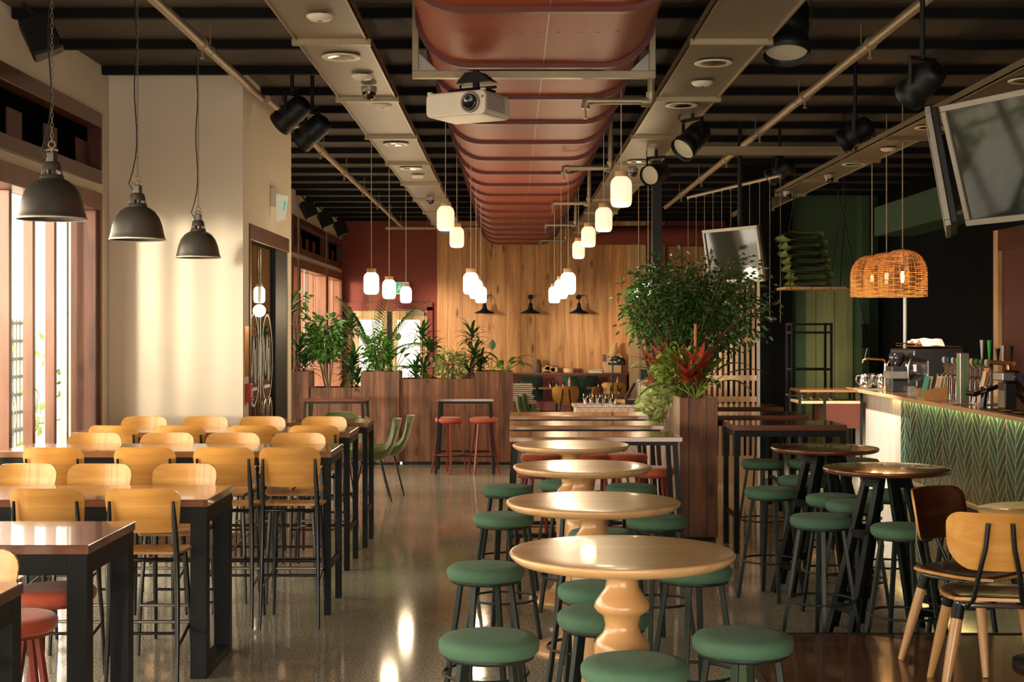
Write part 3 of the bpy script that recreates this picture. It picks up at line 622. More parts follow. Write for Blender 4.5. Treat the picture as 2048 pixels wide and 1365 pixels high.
def make_shell():
    t = thing('shell_chair', 'x', 'chair')
    prof = [(.23, .47), (.20, .455), (.10, .44), (0, .435), (-.10, .445), (-.18, .49), (-.235, .58), (-.275, .70), (-.30, .80), (-.315, .87)]
    A = []; N = []
    for i, (y, z) in enumerate(prof):
        v = i/(len(prof)-1); hw = .21+.035*sin(pi*v) - (.08 if i == len(prof)-1 else 0) - (.035 if i == 0 else 0)
        side = .14*sin(pi*min(1, v*1.15)); row = []; nr = []
        for j in range(11):
            u = j/10*2-1; row.append((u*hw, y+.10*(u*u)*max(0, v-.4), z+side*(u**4)*(1-v)*1.2)); nr.append((0, -v, -(1-v)))
        A.append(row); N.append(nr)
    MB().slab(A, N, .03).build('shell_seat', MT['olive'], t, .008)
    for sx in (-1, 1):
        for sy in (-1, 1):
            MB().tube([(sx*.12, sy*.1-.01, .43), (sx*.20, sy*.2-.02, 0)], [.012, .008], 8).build('leg', MT['blackg'], t)
    return t
ShellChair = Maker(make_shell)
def VE(A, t, n, off):
    # dark walnut facing on the front of the back and the top of the seat
    B = []
    for r in A:
        c = Vector(r[len(r)//2]); B.append([tuple(c+(Vector(p)-c)*.985+Vector(off)) for p in r])
    back = max(t.children, key=lambda o: 0) if False else [o for o in bpy.data.objects if o.parent == t][-1]
    g = MB().grid(B); return g.build('walnut_facing', MT['veneer'], back, label='dark walnut facing', solid=.001)
def make_ply_chair():
    # low cafe chair: bent ply back on two black uprights, round tapering wooden legs
    t = thing('cafe_chair', 'x', 'chair'); S = .445
    A = []
    for i in range(9):
        v = i/8; y = -.20+.42*v; row = []; hw = .215-.05*(abs(v-.45)*2)**3
        for j in range(9):
            u = j/8*2-1; row.append((u*hw, y, S-.010*(1-u*u)*sin(pi*v)+.010*(1-v)))
        A.append(row)
    MB().slab(A, [[(0,0,-1)]*9]*9, .014).build('seat', MT['ply'], t)
    VE(A, t, 9, (0, 0, .002))
    A = []; rows = 14; z0, z1 = .575, .83
    for i in range(rows+1):
        v = .5-.5*cos(pi*i/rows); z = z0+(z1-z0)*v; wd = .205+.012*v; rt, rb = .06, .13; dt = z1-z; db = z-z0; cut = 0
        if dt < rt: cut = rt-sqrt(max(0, rt*rt-(rt-dt)**2))
        if db < rb: cut = max(cut, (rb-sqrt(max(0, rb*rb-(rb-db)**2)))*.8)
        hw = wd-cut; row = []
        for j in range(15):
            x = -hw+2*hw*j/14; row.append((x, -.215+.085*(x/.215)**2-.05*v, z))
        A.append(row)
    MB().slab(A, [[(0,-1,.1)]*15]*(rows+1), .013).build('backrest', MT['ply'], t)
    VE(A, t, 15, (0, .0025, 0))
    for s in (-1, 1):
        MB().tube([(s*.05, -.275, .79), (s*.06, -.262, .68), (s*.085, -.245, .56), (s*.10, -.20, .45), (s*.13, -.17, S-.04)], .011, 8).build('back_upright', MT['blackg'], t)
    MB().tube([(-.16, -.16, S-.03), (-.15, .15, S-.03), (.15, .15, S-.03), (.16, -.16, S-.03), (-.16, -.16, S-.03)], .012, 8).build('seat_frame', MT['steelb'], t)
    for sx in (-1, 1):
        for sy in (-1, 1):
            q = Vector((sx*.155, sy*.15, S-.03)); e = Vector((sx*.235, sy*.235, 0))
            g = MB().tube([q.lerp(e, .12), q.lerp(e, .5), e], [.025, .024, .015], 12).build('leg', MT['turned'], t)
            MB().tube([q, q.lerp(e, .15)], .027, 12).build('leg_socket', MT['black'], g)
    return t
CafeChair = Maker(make_ply_chair)
# ------------------------------------------------------------------ pendants and fittings
def make_bell():
    t = thing('pendant_lamp', 'x', 'lamp')      # origin: rim level
    o = MB().lathe([(.178, 0), (.174, .010), (.166, .04), (.156, .09), (.137, .142), (.108, .181), (.078, .202), (.052, .212)], seg=40, cap=False).build('bell_shade', MT['bell'], t, solid=.003)
    MB().lathe([(.1805, -.003), (.1805, .005), (.176, .006), (.176, -.003)], seg=40, cap=False).build('rim', MT['bellin'], t)
    Z = .036
    mb = MB().lathe([(.064, .160+Z), (.062, .185+Z), (.058, .192+Z), (.055, .196+Z)], seg=24)
    for k in range(6):
        a = 2*pi*k/6; mb.bar((.054*cos(a), .054*sin(a), .19+Z), (.048*cos(a), .048*sin(a), .222+Z), .020, .004, up=(cos(a), sin(a), 0))
    mb.lathe([(.052, .218+Z), (.046, .250+Z), (.042, .258+Z), (.036, .26+Z), (.036, .264+Z)], seg=24)
    mb.lathe([(.030, .262+Z), (.030, .310+Z), (.018, .316+Z)], seg=6, smooth=False)
    mb.build('vented_neck', MT['bell'], t)
    MB().lathe([(.018, .12), (.026, .13), (.026, .19), (.018, .21)], seg=12).build('lamp_holder', MT['white'], t)
    MB().tube([(0, 0, .345), (0, 0, .375)], .006, 6).tube([(.018*cos(a/12*2*pi), 0, .392+.018*sin(a/12*2*pi)) for a in range(13)], .004, 6, cap=False).tube([(-.03, 0, .36), (0, 0, .37), (.03, 0, .36)], .007, 6).build('hanging_eye', MT['galv'], t)
    # chain of links up to the purlin, and the slack cable beside it
    mb = MB(); z = .415; i = 0
    top = 1.60
    while z < top:
        ax = (1, 0) if i % 2 else (0, 1)
        mb.tube([(ax[0]*.007*cos(2*pi*k/8), ax[1]*.007*cos(2*pi*k/8), z+.016*sin(2*pi*k/8)) for k in range(9)], .0018, 4, cap=False)
        z += .026; i += 1
    mb.build('chain', MT['galv'], t)
    P = [(-.02, 0, .30), (-.055, 0, .36), (-.03, .0, .44), (-.012, 0, .53)]+[(-.012+.008*sin(k), 0, .5+k*.1) for k in range(1, 11)]+[(-.012, 0, top+.02)]
    MB().tube(P, .004, 6).build('cable', MT['cable'], t)
    return t
BellLamp = Maker(make_bell)
def make_jar(matk):
    def f():
        t = thing('pendant_lamp', 'x', 'lamp')      # origin: jar bottom
        MB().lathe([(.045, 0), (.062, .006), (.071, .022), (.075, .045), (.075, .155), (.070, .180), (.058, .198), (.046, .206), (.044, .21)], seg=28).build('glass_jar', MT[matk], t)
        MB().lathe([(.046, .2105), (.046, .245), (.044, .248)], seg=24).build('wooden_cap', MT['cap'], t)
        MB().tube([(0, 0, .248), (0, 0, 1)], .0035, 6).build('cord', MT['cord'], t)
        return t
    return f
def jar(matk, x, y, zb, label, group):
    t = make_jar(matk)(); t.location = (x, y, zb); t['label'] = label; t['group'] = group
    # cord up to the ceiling
    for c in bpy.data.objects:
        if c.parent == t and c.name.startswith('cord'):
            for v in c.data.vertices:
                if v.co.z > .5: v.co.z = CZ-zb
    l = bpy.data.lights.new('lamp_light', 'POINT'); l.energy = 4 if matk == 'opal' else 8; l.color = (1, .75, .45); l.shadow_soft_size = .08; l.specular_factor = 0
    o = bpy.data.objects.new('lamp_light', l); COL.objects.link(o); o.parent = t; o.location = (0, 0, -.1)
    return t
def make_spot(tilt=60, up=.3):
    # theatre can hanging from a yoke, aimed along -y and down; origin: yoke top
    t = thing('stage_spotlight', 'x', 'spotlight')
    MB().tube([(0, 0, up), (0, 0, -.03)], .018, 8).bar((-.115, 0, -.03), (.115, 0, -.03), .006, .03).bar((-.115, 0, -.02), (-.115, 0, -.22), .03, .006, up=(1, 0, 0)).bar((.115, 0, -.02), (.115, 0, -.22), .03, .006, up=(1, 0, 0)).build('yoke', MT['black'], t)
    R = Matrix.Translation((0, 0, -.2)) @ Matrix.Rotation(radians(tilt), 4, 'X')
    MB().lathe([(.05, .17), (.085, .15), (.10, .10), (.10, .02), (.104, .015), (.104, -.03), (.10, -.035), (.10, -.09), (.112, -.10), (.112, -.16)], seg=28, M=R, cap=False).build('can', MT['black'], t, solid=.004)
    MB().lathe([(.001, -.13), (.1, -.13)], seg=28, M=R, cap=False).build('lens', MT['spotlens'], t)
    MB().tube([(.115, 0, -.2), (.135, 0, -.2)], .014, 8).build('knob', MT['galv'], t)
    MB().tube([(.0, .1, -.08), (.05, .12, -.02), (.09, .05, .02), (.12, 0, .05)], .005, 6).build('cable', MT['cable'], t)
    return t

def make_speaker():
    t = thing('wall_speaker', 'x', 'speaker')
    R = Matrix.Rotation(radians(-25), 4, 'Y') @ Matrix.Rotation(.3, 4, 'Z')
    MB().prism([R @ Vector(p) for p in ((-.13, -.12, -.17), (.13, -.09, -.17), (.13, .09, -.17), (-.13, .12, -.17))], R @ Vector((0, 0, .34))).build('cabinet', MT['black'], t, .02)
    MB().bar((0, 0, .1), (-.15, 0, .28), .04, .03).build('bracket', MT['black'], t)
    return t
Speaker = Maker(make_speaker)
# ------------------------------------------------------------------ seating on the left
XW = -3.36
bar_table('dark-topped heavy bar table at the bottom left corner of the photo', XW, -1.71, 4.25, 4.98, .935, .085, MT['darktop'], apron=.085, heavy=True, group='dark-topped communal tables on thick black frames')
bar_table('dark-topped bar table with thick black legs, coral stool tucked under its end', XW, -1.74, 5.84, 6.57, .935, .085, MT['darktop'], apron=.085, heavy=True, group='dark-topped communal tables on thick black frames')
bar_table('dark-topped bar table on thick black loop legs standing between two rows of low-set chairs', XW, -1.585, 7.40, 8.09, .935, .085, MT['darktop'], apron=.085, heavy=True, group='dark-topped communal tables on thick black frames')
bar_table('tall wooden communal table on slim black legs, second row from the cream wall', XW+.08, -1.15, 9.05, 9.68, 1.045, .042, MT['midtop'], group='slim-legged tall communal tables', brace=True)
bar_table('tall wooden communal table on slim black legs nearest the cream wall', XW+.04, -1.22, 10.72, 11.36, 1.045, .042, MT['midtop'], group='slim-legged tall communal tables', brace=True)
bar_table('short tall-legged wooden table behind the rearmost chairs, by the entrance corner', -2.1, -1.2, 11.86, 12.42, 1.045, .042, MT['midtop'], group='slim-legged tall communal tables')
PI = pi
rowsL = [
 # y, rz, z offset, xs, row phrase
 (4.86, PI, -.075, (-1.945,), ['lone golden plywood high chair cut off at the left edge, beside the coral stools']),
 (7.32, 0, -.075, (-2.32, -1.85), ['plywood high chair seen from behind, left one in front of the thick-legged table', 'plywood high chair seen from behind, right one in front of the thick-legged table']),
 (8.13, PI, -.075, (-2.86, -2.416, -1.92), ['plywood high chair facing the camera behind the thick-legged table, cut off by the left edge', 'plywood high chair facing the camera, middle one behind the thick-legged table', 'plywood high chair facing the camera, right one behind the thick-legged table']),
 (8.88, 0, 0, (-2.79, -2.24, -1.75, -1.355), ['shaded brown plywood high chair leftmost at the second slim-legged table', 'plywood high chair second from left, back to camera, at the second slim-legged table', 'plywood high chair second from the aisle, back to camera, at the second slim-legged table', 'plywood high chair nearest the aisle, back to camera, whole seat and black legs in view']),
 (9.62, PI, 0, (-2.89, -2.39, -1.93, -1.47), ['plywood high chair facing camera, leftmost behind the second slim-legged table', 'plywood high chair facing camera, second from left behind the second slim-legged table', 'plywood high chair facing camera, third from left behind the second slim-legged table', 'plywood high chair facing camera, rightmost behind the second slim-legged table']),
 (10.86, 0, 0, (-2.98, -2.48, -1.94, -1.49), ['plywood high chair back to camera, leftmost at the table by the cream wall', 'plywood high chair back to camera, second from left at the table by the cream wall', 'plywood high chair back to camera, third from left at the table by the cream wall', 'plywood high chair back to camera, rightmost at the table by the cream wall']),
 (11.48, PI, 0, (-3.02, -2.52, -2.04, -1.55), ['plywood high chair against the cream wall, first from the window', 'plywood high chair against the cream wall, second from the window', 'plywood high chair against the cream wall, in front of the glass door handles', 'plywood high chair in the rearmost row, in front of the green shell chair']),
]
for y, rz, dz, xs, labs in rowsL:
    for x, lb in zip(xs, labs):
        HighChair((x, y, 0), rz+random.uniform(-.04, .04), lb, 'golden plywood high chairs at the communal tables', (1, 1, 1+dz/1.1) if dz else None)
for x, y, lb in ((-1.94, 5.5, 'round coral stool with red legs in front of the thick-legged corner tables, nearest the camera'), (-1.97, 6.12, 'round coral stool under the dark-topped table, just behind the nearest coral stool')):
    CoralStool((x, y, 0), .3, lb, 'coral bar stools', (1, 1, .96))
# ------------------------------------------------------------------ round oak tables and green stools
for x, y, lb in ((.385, 4.98, 'round oak table on turned pedestal, nearest and largest'), (.367, 6.44, 'round oak table on turned pedestal, second from the camera'), (.40, 8.1, 'round oak table on turned pedestal, third from the camera'), (.397, 9.62, 'round oak table on turned pedestal, farthest, next to the rectangular tables')):
    RoundTable((x, y, 0), 0, lb, 'round oak pedestal tables')
gs = [(-.08, 5.0, 'green stool at the front left of the nearest round oak table'), (.40, 4.62, 'green stool lowest in the photo, in front of the nearest oak pedestal'), (.815, 5.03, 'green stool front right of the nearest oak table, beside the platform edge'),
 (-.12, 6.5, 'green stool on the aisle, left of the second round oak table'), (.37, 6.0, 'green stool behind the nearest oak table, farther of two half hidden by its pedestal'), (.35, 5.45, 'green stool behind the nearest oak pedestal, its seat showing on both sides'), (.83, 6.5, 'green stool tucked behind the right rim of the nearest oak table'),
 (-.05, 8.3, 'green stool on the aisle, left of the third round oak table'), (-.03, 9.8, 'green stool on the aisle, left of the farthest round oak table'), (.37, 10.13, 'green stool behind the farthest oak pedestal'), (.826, 9.86, 'green stool right of the farthest round oak table'), (.38, 9.05, 'green stool between the third and farthest oak tables'),
 (.48, 7.62, 'green stool showing either side of the second oak pedestal'), (.835, 8.2, 'green stool right of the third oak table, beside the plank planter'), (.37, 7.03, 'green stool close behind the second oak table, mostly hidden'),
 (1.76, 9.67, 'green stool left of the farther brown round table, nearest the tall plank planter'), (1.79, 8.24, 'green stool front left of the nearer brown round table'), (2.09, 9.25, 'green stool between the two brown round tables'), (2.155, 7.83, 'green stool in front of the nearer brown round table, at the platform edge'),
 (2.15, 8.93, 'green stool behind the nearer brown round table'), (2.13, 10.42, 'green stool behind the farther brown round table'), (2.52, 9.5, 'green stool between the brown round tables on the bar side'),
 (2.07, 11.75, 'green stool in shade under the dark rectangular table, nearest the planter'), (2.45, 11.75, 'green stool in shade under the dark rectangular table, middle'), (2.88, 11.85, 'green stool at the white end of the bar front'), (2.58, 8.15, 'green stool mostly hidden behind the dark cafe chair back')]
for x, y, lb in gs: GreenStool((x, y, 0), random.uniform(0, 1.5), lb, 'green velvet bar stools')
for x, y, lb in ((2.225, 8.45, 'round brown high table with splayed black legs, nearer one by the bar'), (2.18, 9.92, 'round brown high table with splayed black legs, farther one by the bar')):
    DarkRound((x, y, 0), 0, lb, 'round brown high tables by the bar')
# rectangular tables against the lit planter, with coral stools
for y, lb in ((10.25, 'rectangular wooden high table nearest the round oak tables'), (11.5, 'rectangular wooden high table, middle of the three beside the pale planter side'), (12.8, 'rectangular wooden high table, farthest of the three beside the pale planter side')):
    splay_table(lb, -.02, 1.23, y, y+.6, 1.045, 'rectangular high tables beside the planter', .06)
cs = [(.25, 12.35, 'coral stool between the far rectangular tables, aisle side'), (.67, 12.35, 'coral stool between the far rectangular tables, centre'), (1.0, 12.35, 'coral stool between the far rectangular tables, planter side'), (.2, 11.1, 'coral stool behind the nearest rectangular table, aisle side'), (.72, 11.15, 'coral stool behind the nearest rectangular table, centre'), (1.1, 11.12, 'coral stool behind the nearest rectangular table, against the pale planter'), (.95, 13.65, 'coral stool behind the farthest rectangular table'),
 (-.80, 18.05, 'coral stool under the table at the back planter, left one of its pair'), (-.36, 18.05, 'coral stool under the table at the back planter, right one of its pair'), (-2.0, 18.2, 'coral stool half hidden by the shell chairs at the left back table')]
for x, y, lb in cs: CoralStool((x, y, 0), random.uniform(0, 1.5), lb, 'coral bar stools', (1, 1, .95) if y > 17 else None)
splay_table('wooden bar table on black frame against the back planter, two coral stools under it', -.96, -.23, 17.9, 18.6, .95, 'bar tables at the back planter', .05, top='darktop')
splay_table('wooden bar table against the back planter beside the entrance corner', -2.66, -1.84, 17.9, 18.6, .95, 'bar tables at the back planter', .05, top='darktop')
# dark rectangular tables on the right of the planter
for y, x1, lb in ((11.54, 2.72, 'dark red-edged rectangular high table right of the plank planter, nearest'), (12.85, 2.68, 'dark rectangular high table right of the planter, middle, in deep shade'), (14.25, 2.72, 'dark rectangular high table right of the planter, farthest')):
    bar_table(lb, 1.80, x1, y, y+.62, 1.045, .04, MT['darktop'], group='dark rectangular high tables in the shaded bay', tt=.045)
# olive shell chairs and low table
for x, y, rz, lb in ((-1.52, 15.2, PI/2+.15, 'olive shell chair nearest the aisle, seen from its side'), (-1.42, 15.75, PI/2+.1, 'olive shell chair just behind the first, by the aisle'), (-1.98, 16.15, PI, 'olive shell chair whose rounded top shows behind the rearmost table')):
    ShellChair((x, y, 0), rz, lb, 'olive shell chairs by the entrance')
t = thing('dining_table', 'low dining table on black cross foot between the olive shell chairs', 'table', (-2.05, 15.35, 0))
MB().box(-.33, .33, -.33, .33, .71, .74).build('tabletop', MT['midtop'], t, .004)
MB().tube([(0, 0, .71), (0, 0, .03)], .03, 10).build('column', MT['black'], t)
MB().bar((-.3, -.3, .015), (.3, .3, .015), .06, .03).bar((-.3, .3, .015), (.3, -.3, .015), .06, .03).build('foot', MT['black'], t)
# cafe chairs on the platform
CafeChair((2.24, 6.95, PZ), radians(-141), 'dark-fronted plywood cafe chair facing right, grey metal frame, wooden legs', 'plywood cafe chairs on the platform')
CafeChair((2.14, 6.36, PZ), radians(-10), 'golden plywood cafe chair seen from behind with two black uprights', 'plywood cafe chairs on the platform')
CafeChair((2.72, 5.6, PZ), radians(60), 'plywood cafe chair cut off by the right edge of the photo', 'plywood cafe chairs on the platform')
t = thing('round_table', 'light round cafe table at the right edge on the platform', 'table', (2.62, 6.85, PZ))
MB().lathe([(.02, .72), (.35, .72), (.36, .735), (.355, .75), (.001, .75)], seg=48).build('tabletop', MT['oak'], t)
MB().lathe([(.03, .72), (.03, .03), (.2, .02), (.2, 0)], seg=24).build('pedestal', MT['black'], t)
# ------------------------------------------------------------------ hanging lamps
for x, y, lb in ((-2.41, 7.45, 'dark metal bell pendant on chain, largest and leftmost'), (-2.41, 9.15, 'dark metal bell pendant on chain, middle one'), (-2.52, 11.42, 'dark metal bell pendant on chain, smallest, in front of the cream wall')):
    BellLamp((x, y, 2.40), 0, lb, 'dark bell pendants over the communal tables')
G1 = 'opal glass jar pendants beside the duct'; G2 = 'low bright opal jar pendants at the back'
for x, y, lb in ((.76, 9.9, 'opal jar pendant high right of the duct, largest and nearest'), (.80, 12.4, 'opal jar pendant right of the duct, second in its row'), (.79, 14.7, 'opal jar pendant right of the duct, third in its row'), (.80, 17.1, 'opal jar pendant right of the duct, fourth and smallest in its row'), (-.57, 12.2, 'opal jar pendant left of the duct, nearer one'), (-.57, 14.7, 'opal jar pendant left of the duct, farther one')):
    jar('opal', x, y, 2.675 if x > 0 else 2.67, lb, G1)
for gx, nm in ((-1.365, 'left cluster in front of the red wall'), (-.40, 'cluster left of the duct end'), (.545, 'cluster right of the duct end')):
    for y, q in ((13.8, 'largest'), (15.8, 'middle'), (18.3, 'smallest')):
        jar('opalb', gx, y, 2.165, 'bright opal jar pendant, %s of the %s' % (q, nm), G2)
jar('opalb', 1.62, 18.2, 2.165, 'bright opal jar pendant just left of the black column, behind leaves', G2)
jar('opalb', 1.57, 16.4, 2.165, 'bright opal jar pendant half hidden by the black column', G2)
# rattan pendants
def make_rattan():
    t = thing('rattan_pendant', 'x', 'lamp')
    mb = MB(); R = .225; Ht = .44
    prof = []
    n = 34
    for i in range(n):
        v = i/(n-1)
        if v < .45: z = v/.45*.21; r = R
        else: a = (v-.45)/.55*pi/2*.97; z = .21+.23*sin(a); r = R*cos(a)**.8
        prof.append((max(r, .02), z))
    for i, (r, z) in enumerate(prof):
        mb.tube([(r*cos(2*pi*k/40)*(1+.008*sin(k*3+i)), r*sin(2*pi*k/40)*(1+.008*cos(k*5+i)), z+.0015*sin(k*7+i*2)) for k in range(41)], .0034, 4, cap=False)
    for k in range(20):
        a = 2*pi*k/20; mb.tube([(r*cos(a), r*sin(a), z) for r, z in prof[::3]], .003, 4, cap=False)
    mb.build('woven_shade', MT['wicker'], t)
    MB().lathe([(.004, .24), (.012, .235), (.017, .21), (.017, .15), (.010, .13), (.001, .128)], seg=12, cap=False).build('filament_bulb', MT['bulb'], t)
    MB().tube([(0, 0, .24), (0, 0, .30)], .016, 8).build('lamp_holder', MT['black'], t)
    MB().tube([(0, 0, .30), (0, 0, CZ-2.14)], .005, 6).build('cord', MT['cord'], t)
    l = bpy.data.lights.new('lamp_light', 'POINT'); l.energy = 6; l.color = (1, .55, .2); l.shadow_soft_size = .03
    o = bpy.data.objects.new('lamp_light', l); COL.objects.link(o); o.parent = t; o.location = (0, 0, .1)
    return t
Rattan = Maker(make_rattan)
for px, y, zb, lb in ((1805, 13.3, 2.13, 'woven rattan dome pendant over the bar, nearest and rightmost'), (1773, 14.2, 2.15, 'woven rattan dome pendant over the bar, middle one'), (1744, 15.1, 2.17, 'woven rattan dome pendant over the bar, farthest and leftmost')):
    Rattan(((px-1024)/2844*y, y, zb), y, lb, 'rattan pendants by the bar')
# ------------------------------------------------------------------ duct, trays, pipes, ceiling fittings
DX = .145; DB = 3.42; DW = .70; RC = .31
def stadium(w, zb, zt, r, n=8):
    P = []
    for k in range(n+1): a = -pi/2-(pi/2)*k/n; P.append((DX-w+r+r*cos(a), zb+r+r*sin(a)))
    for k in range(n+1): a = pi-(pi/2)*k/n; P.append((DX-w+r+r*cos(a), zt-r+r*sin(a)))
    for k in range(n+1): a = pi/2-(pi/2)*k/n; P.append((DX+w-r+r*cos(a), zt-r+r*sin(a)))
    for k in range(n+1): a = -(pi/2)*k/n; P.append((DX+w-r+r*cos(a), zb+r+r*sin(a)))
    return P
dt = thing('ventilation_duct', 'huge copper-red oval air duct running along the ceiling', 'duct', (0, 0, 0))
def sect(y0, y1, w, g):
    mb = MB(); a = stadium(DW+g, DB-g, 4.04, RC+g*.5); n = len(a)
    mb.add([(x, y0, z) for x, z in a]+[(x, y1, z) for x, z in a], [(i, (i+1)%n, n+(i+1)%n, n+i) for i in range(n)], True)
    if g or y1-y0 < .05:
        mb.add([(x, y0, z) for x, z in a], [tuple(range(n))]); mb.add([(x, y1, z) for x, z in a], [tuple(range(n))[::-1]])
    return mb
ribs = [2.0, 3.25, 4.5, 5.75, 7.05, 8.55]
while ribs[-1] < 26: ribs.append(ribs[-1]+1.17)
ys_ = [1.0]+ribs+[26.8]
for a, b in zip(ys_[:-1], ys_[1:]):
    if b > 6: sect(a, b, 0, 0).build('duct_section', MT['duct'], dt)
for y in ribs:
    if y > 6: sect(y-.022, y+.022, 0, .028).build('flange', MT['ductrib'], dt)
sect(26.78, 26.81, 0, .0).build('end_cap', MT['ductrib'], dt)
mb = MB()
for k in range(9): mb.lathe([(.006, DB-.004), (.006, DB+.01)], (DX-.42+k*.105, 7.65, 0), 6)
mb.box(DX+.04, DX+.046, 6.0, 26.8, DB-.002, DB+.01).build('seam_rivets', MT['galv'], dt)
fr = thing('steel_frame', 'galvanised steel frame hanging round the duct, above the projector', 'frame', (0, 8.78, 0))
MB().box(-.615, .885, -.03, .03, 3.372, 3.416).build('crossbar', MT['galv'], fr, .003)
for x in (-.615, .845): MB().box(x, x+.04, -.03, .03, 3.416, CZ).build('upright', MT['galv'], fr, .003)
for s, x in ((1, -.575), (-1, .845)): MB().prism([(x, 0, 3.416), (x+s*.12, 0, 3.416), (x, 0, 3.53)], (0, .006, 0)).build('gusset_plate', MT['steelb'], fr)
# projector
pj = thing('projector', 'white ceiling projector with round lens under the duct frame', 'projector', (-.262, 8.55, 3.158), radians(-28))
mb = MB(); base = rr(.38, .135, .03, 4)
mb.prism([(x, -.15, z) for x, z in base], (0, .30, 0)); mb.build('case', MT['white'], pj, .012)
MB().lathe([(.058, 0), (.058, .012), (.047, .016), (.045, -.01)], (.10, -.15, .0), 28, Matrix.Rotation(pi/2, 4, 'X')).build('lens_ring', MT['silver'], pj)
g = MB().lathe([(.043, 0), (.043, .018), (.034, .024), (.030, .012), (.001, .010)], (.10, -.15, .0), 28, Matrix.Rotation(pi/2, 4, 'X')).build('lens', MT['lens'], pj)
gm = MB()
for i in range(12):
    for j in range(8): gm.cbox((.191, -.12+i*.017, -.035+j*.0115), (.003, .009, .007))
gm.build('vent_grille', MT['silver'], pj)
MB().tube([(.175, -.1515, .028), (.175, -.156, .028)], .007, 10).build('sensor', MT['silver'], pj)
for x in (-.19, .15): MB().lathe([(.016, .066), (.016, .082)], (x, -.1, 0), 12).build('foot', MT['white'], pj)
MB().box(-.1, .2, -.05, -.035, .085, .10).box(-.02, .12, -.05, .1, .08, .10).prism([(-.06, -.04, .13), (.16, -.04, .13), (.08, -.04, .19), (-.0, -.04, .19)], (0, .1, 0)).tube([(.05, 0, .1), (.05, 0, .20)], .02, 8).build('ceiling_mount', MT['black'], pj)
pj.scale = (1.07, 1.07, 1.07)
MB().tube([(-.1, .1, .07), (-.16, .2, .12), (-.25, .3, .3), (-.38, .5, .5)], .006, 6).build('power_cable', MT['cable'], pj)
# cable trays
def tray(label, x0, x1, y0, y1, z, lip, straps, grp='perforated service trays under the ceiling'):
    t = thing('cable_tray', label, 'cable tray', (0, 0, 0), 0, grp)
    MB().box(x0, x1, y0, y1, z, z+.012).build('perforated_base', MT['mesh'], t)
    for s, x in ((1, x0), (-1, x1)): MB().box(min(x, x+s*.012), max(x, x+s*.012), y0, y1, z-.012, z+.06).build('side_lip', MT['tray'], t)
    for y in straps: MB().box(x0-.02, x1+.02, y-.025, y+.025, z-.035, z-.0).build('strap', MT['tray'], t)
    return t
st = [4.4, 6.5, 8.57, 10.7, 12.8, 14.85, 16.9, 19.0, 21.1, 23.2, 25.3]
tray('wide perforated metal tray left of the duct, dotted with downlights', -1.305, -.87, 1, 26.4, 3.57, 1, st)
tray('wide perforated metal tray right of the duct with spotlights hung below', 1.09, 1.55, 1, 26.4, 3.57, 1, st)
tray('narrow metal tray high over the bar stools on the far right', 3.40, 3.76, 4, 22.0, 3.57, 1, [7.4, 9.3, 11.3, 12.9, 14.6, 16.5, 18.3, 20.5])
cr_ = thing('cable_tray', 'short mesh tray crossing between the right-hand trays', 'cable tray', (0, 0, 0), 0, 'perforated service trays under the ceiling')
MB().box(1.56, 3.38, 14.05, 14.35, 3.58, 3.592).build('perforated_base', MT['mesh'], cr_)
MB().box(1.56, 3.38, 14.03, 14.05, 3.57, 3.63).build('side_lip', MT['tray'], cr_)
def make_down():
    t = thing('downlight', 'x', 'light')
    MB().lathe([(.085, 0), (.12, -.006), (.125, .0), (.12, .006), (.085, .006)], seg=32, cap=False).build('trim_ring', MT['white'], t)
    MB().lathe([(.001, .009), (.05, .006), (.086, -.002)], seg=24, cap=False).build('reflector', MT['chrome'], t)
    return t
Down = Maker(make_down)
zt = 3.555
dl = [(-1.085, 9.05, 'first chrome-ringed downlight in the left tray, beyond its nearest strap'), (-1.085, 13.3, 'second chrome-ringed downlight in the left tray'), (-1.085, 15.3, 'third, partly lit downlight in the left tray'), (1.31, 9.25, 'large round downlight in the right tray, nearest the camera'), (1.31, 11.0, 'bright faceted downlight in the right tray, above the black spotlight'), (1.31, 14.7, 'downlight in the right tray just before the black column'), (3.58, 9.9, 'downlight in the far right tray, nearest the television'), (3.58, 12.2, 'round downlight in the far right tray, above the rattan pendants'), (3.58, 14.9, 'small downlight in the far right tray near its far end')]
for x, y, lb in dl: Down((x, y, zt), 0, lb, 'round downlights set into the trays')
def make_disc():
    t = thing('smoke_detector', 'x', 'detector')
    MB().lathe([(.02, -.03), (.055, -.026), (.075, -.008), (.076, .0), (.02, .001)], seg=28).build('cover', MT['white'], t)
    MB().lathe([(.012, -.034), (.014, -.030)], seg=12).build('test_button', MT['silver'], t)
    return t
Disc = Maker(make_disc)
for x, y, lb in ((-1.06, 7.85, 'white disc detector on the left tray near the top edge of the photo'), (-1.02, 9.7, 'white disc detector on the left tray by the dome camera'), (-1.0, 10.95, 'flat white disc on the left tray beyond the dome camera'), (-1.06, 16.0, 'small white disc far along the left tray'), (1.33, 9.95, 'white disc detector on the right tray'), (3.6, 13.6, 'white disc on the far right tray')):
    Disc((x, y, zt), 0, lb, 'white discs on the trays')
def make_dome():
    t = thing('dome_camera', 'x', 'camera')
    MB().lathe([(.055, 0), (.057, -.035), (.05, -.04)], seg=24).build('housing', MT['silver'], t)
    MB().lathe([(.05, -.04), (.047, -.065), (.03, -.088), (.001, -.095)], seg=24).build('dome_cover', MT['lens'], t)
    return t
Dome = Maker(make_dome)
for x, y, lb in ((-1.02, 10.15, 'black dome camera on the left tray, nearest'), (-1.07, 18.6, 'small dome camera far along the left tray'), (1.30, 15.3, 'dome camera on the right tray, left of the black column'), (3.55, 15.9, 'dome camera on the far right tray'), (3.45, 17.8, 'dome camera at the far end of the far right tray')):
    Dome((x, y, zt-.0), 0, lb, 'dome security cameras')
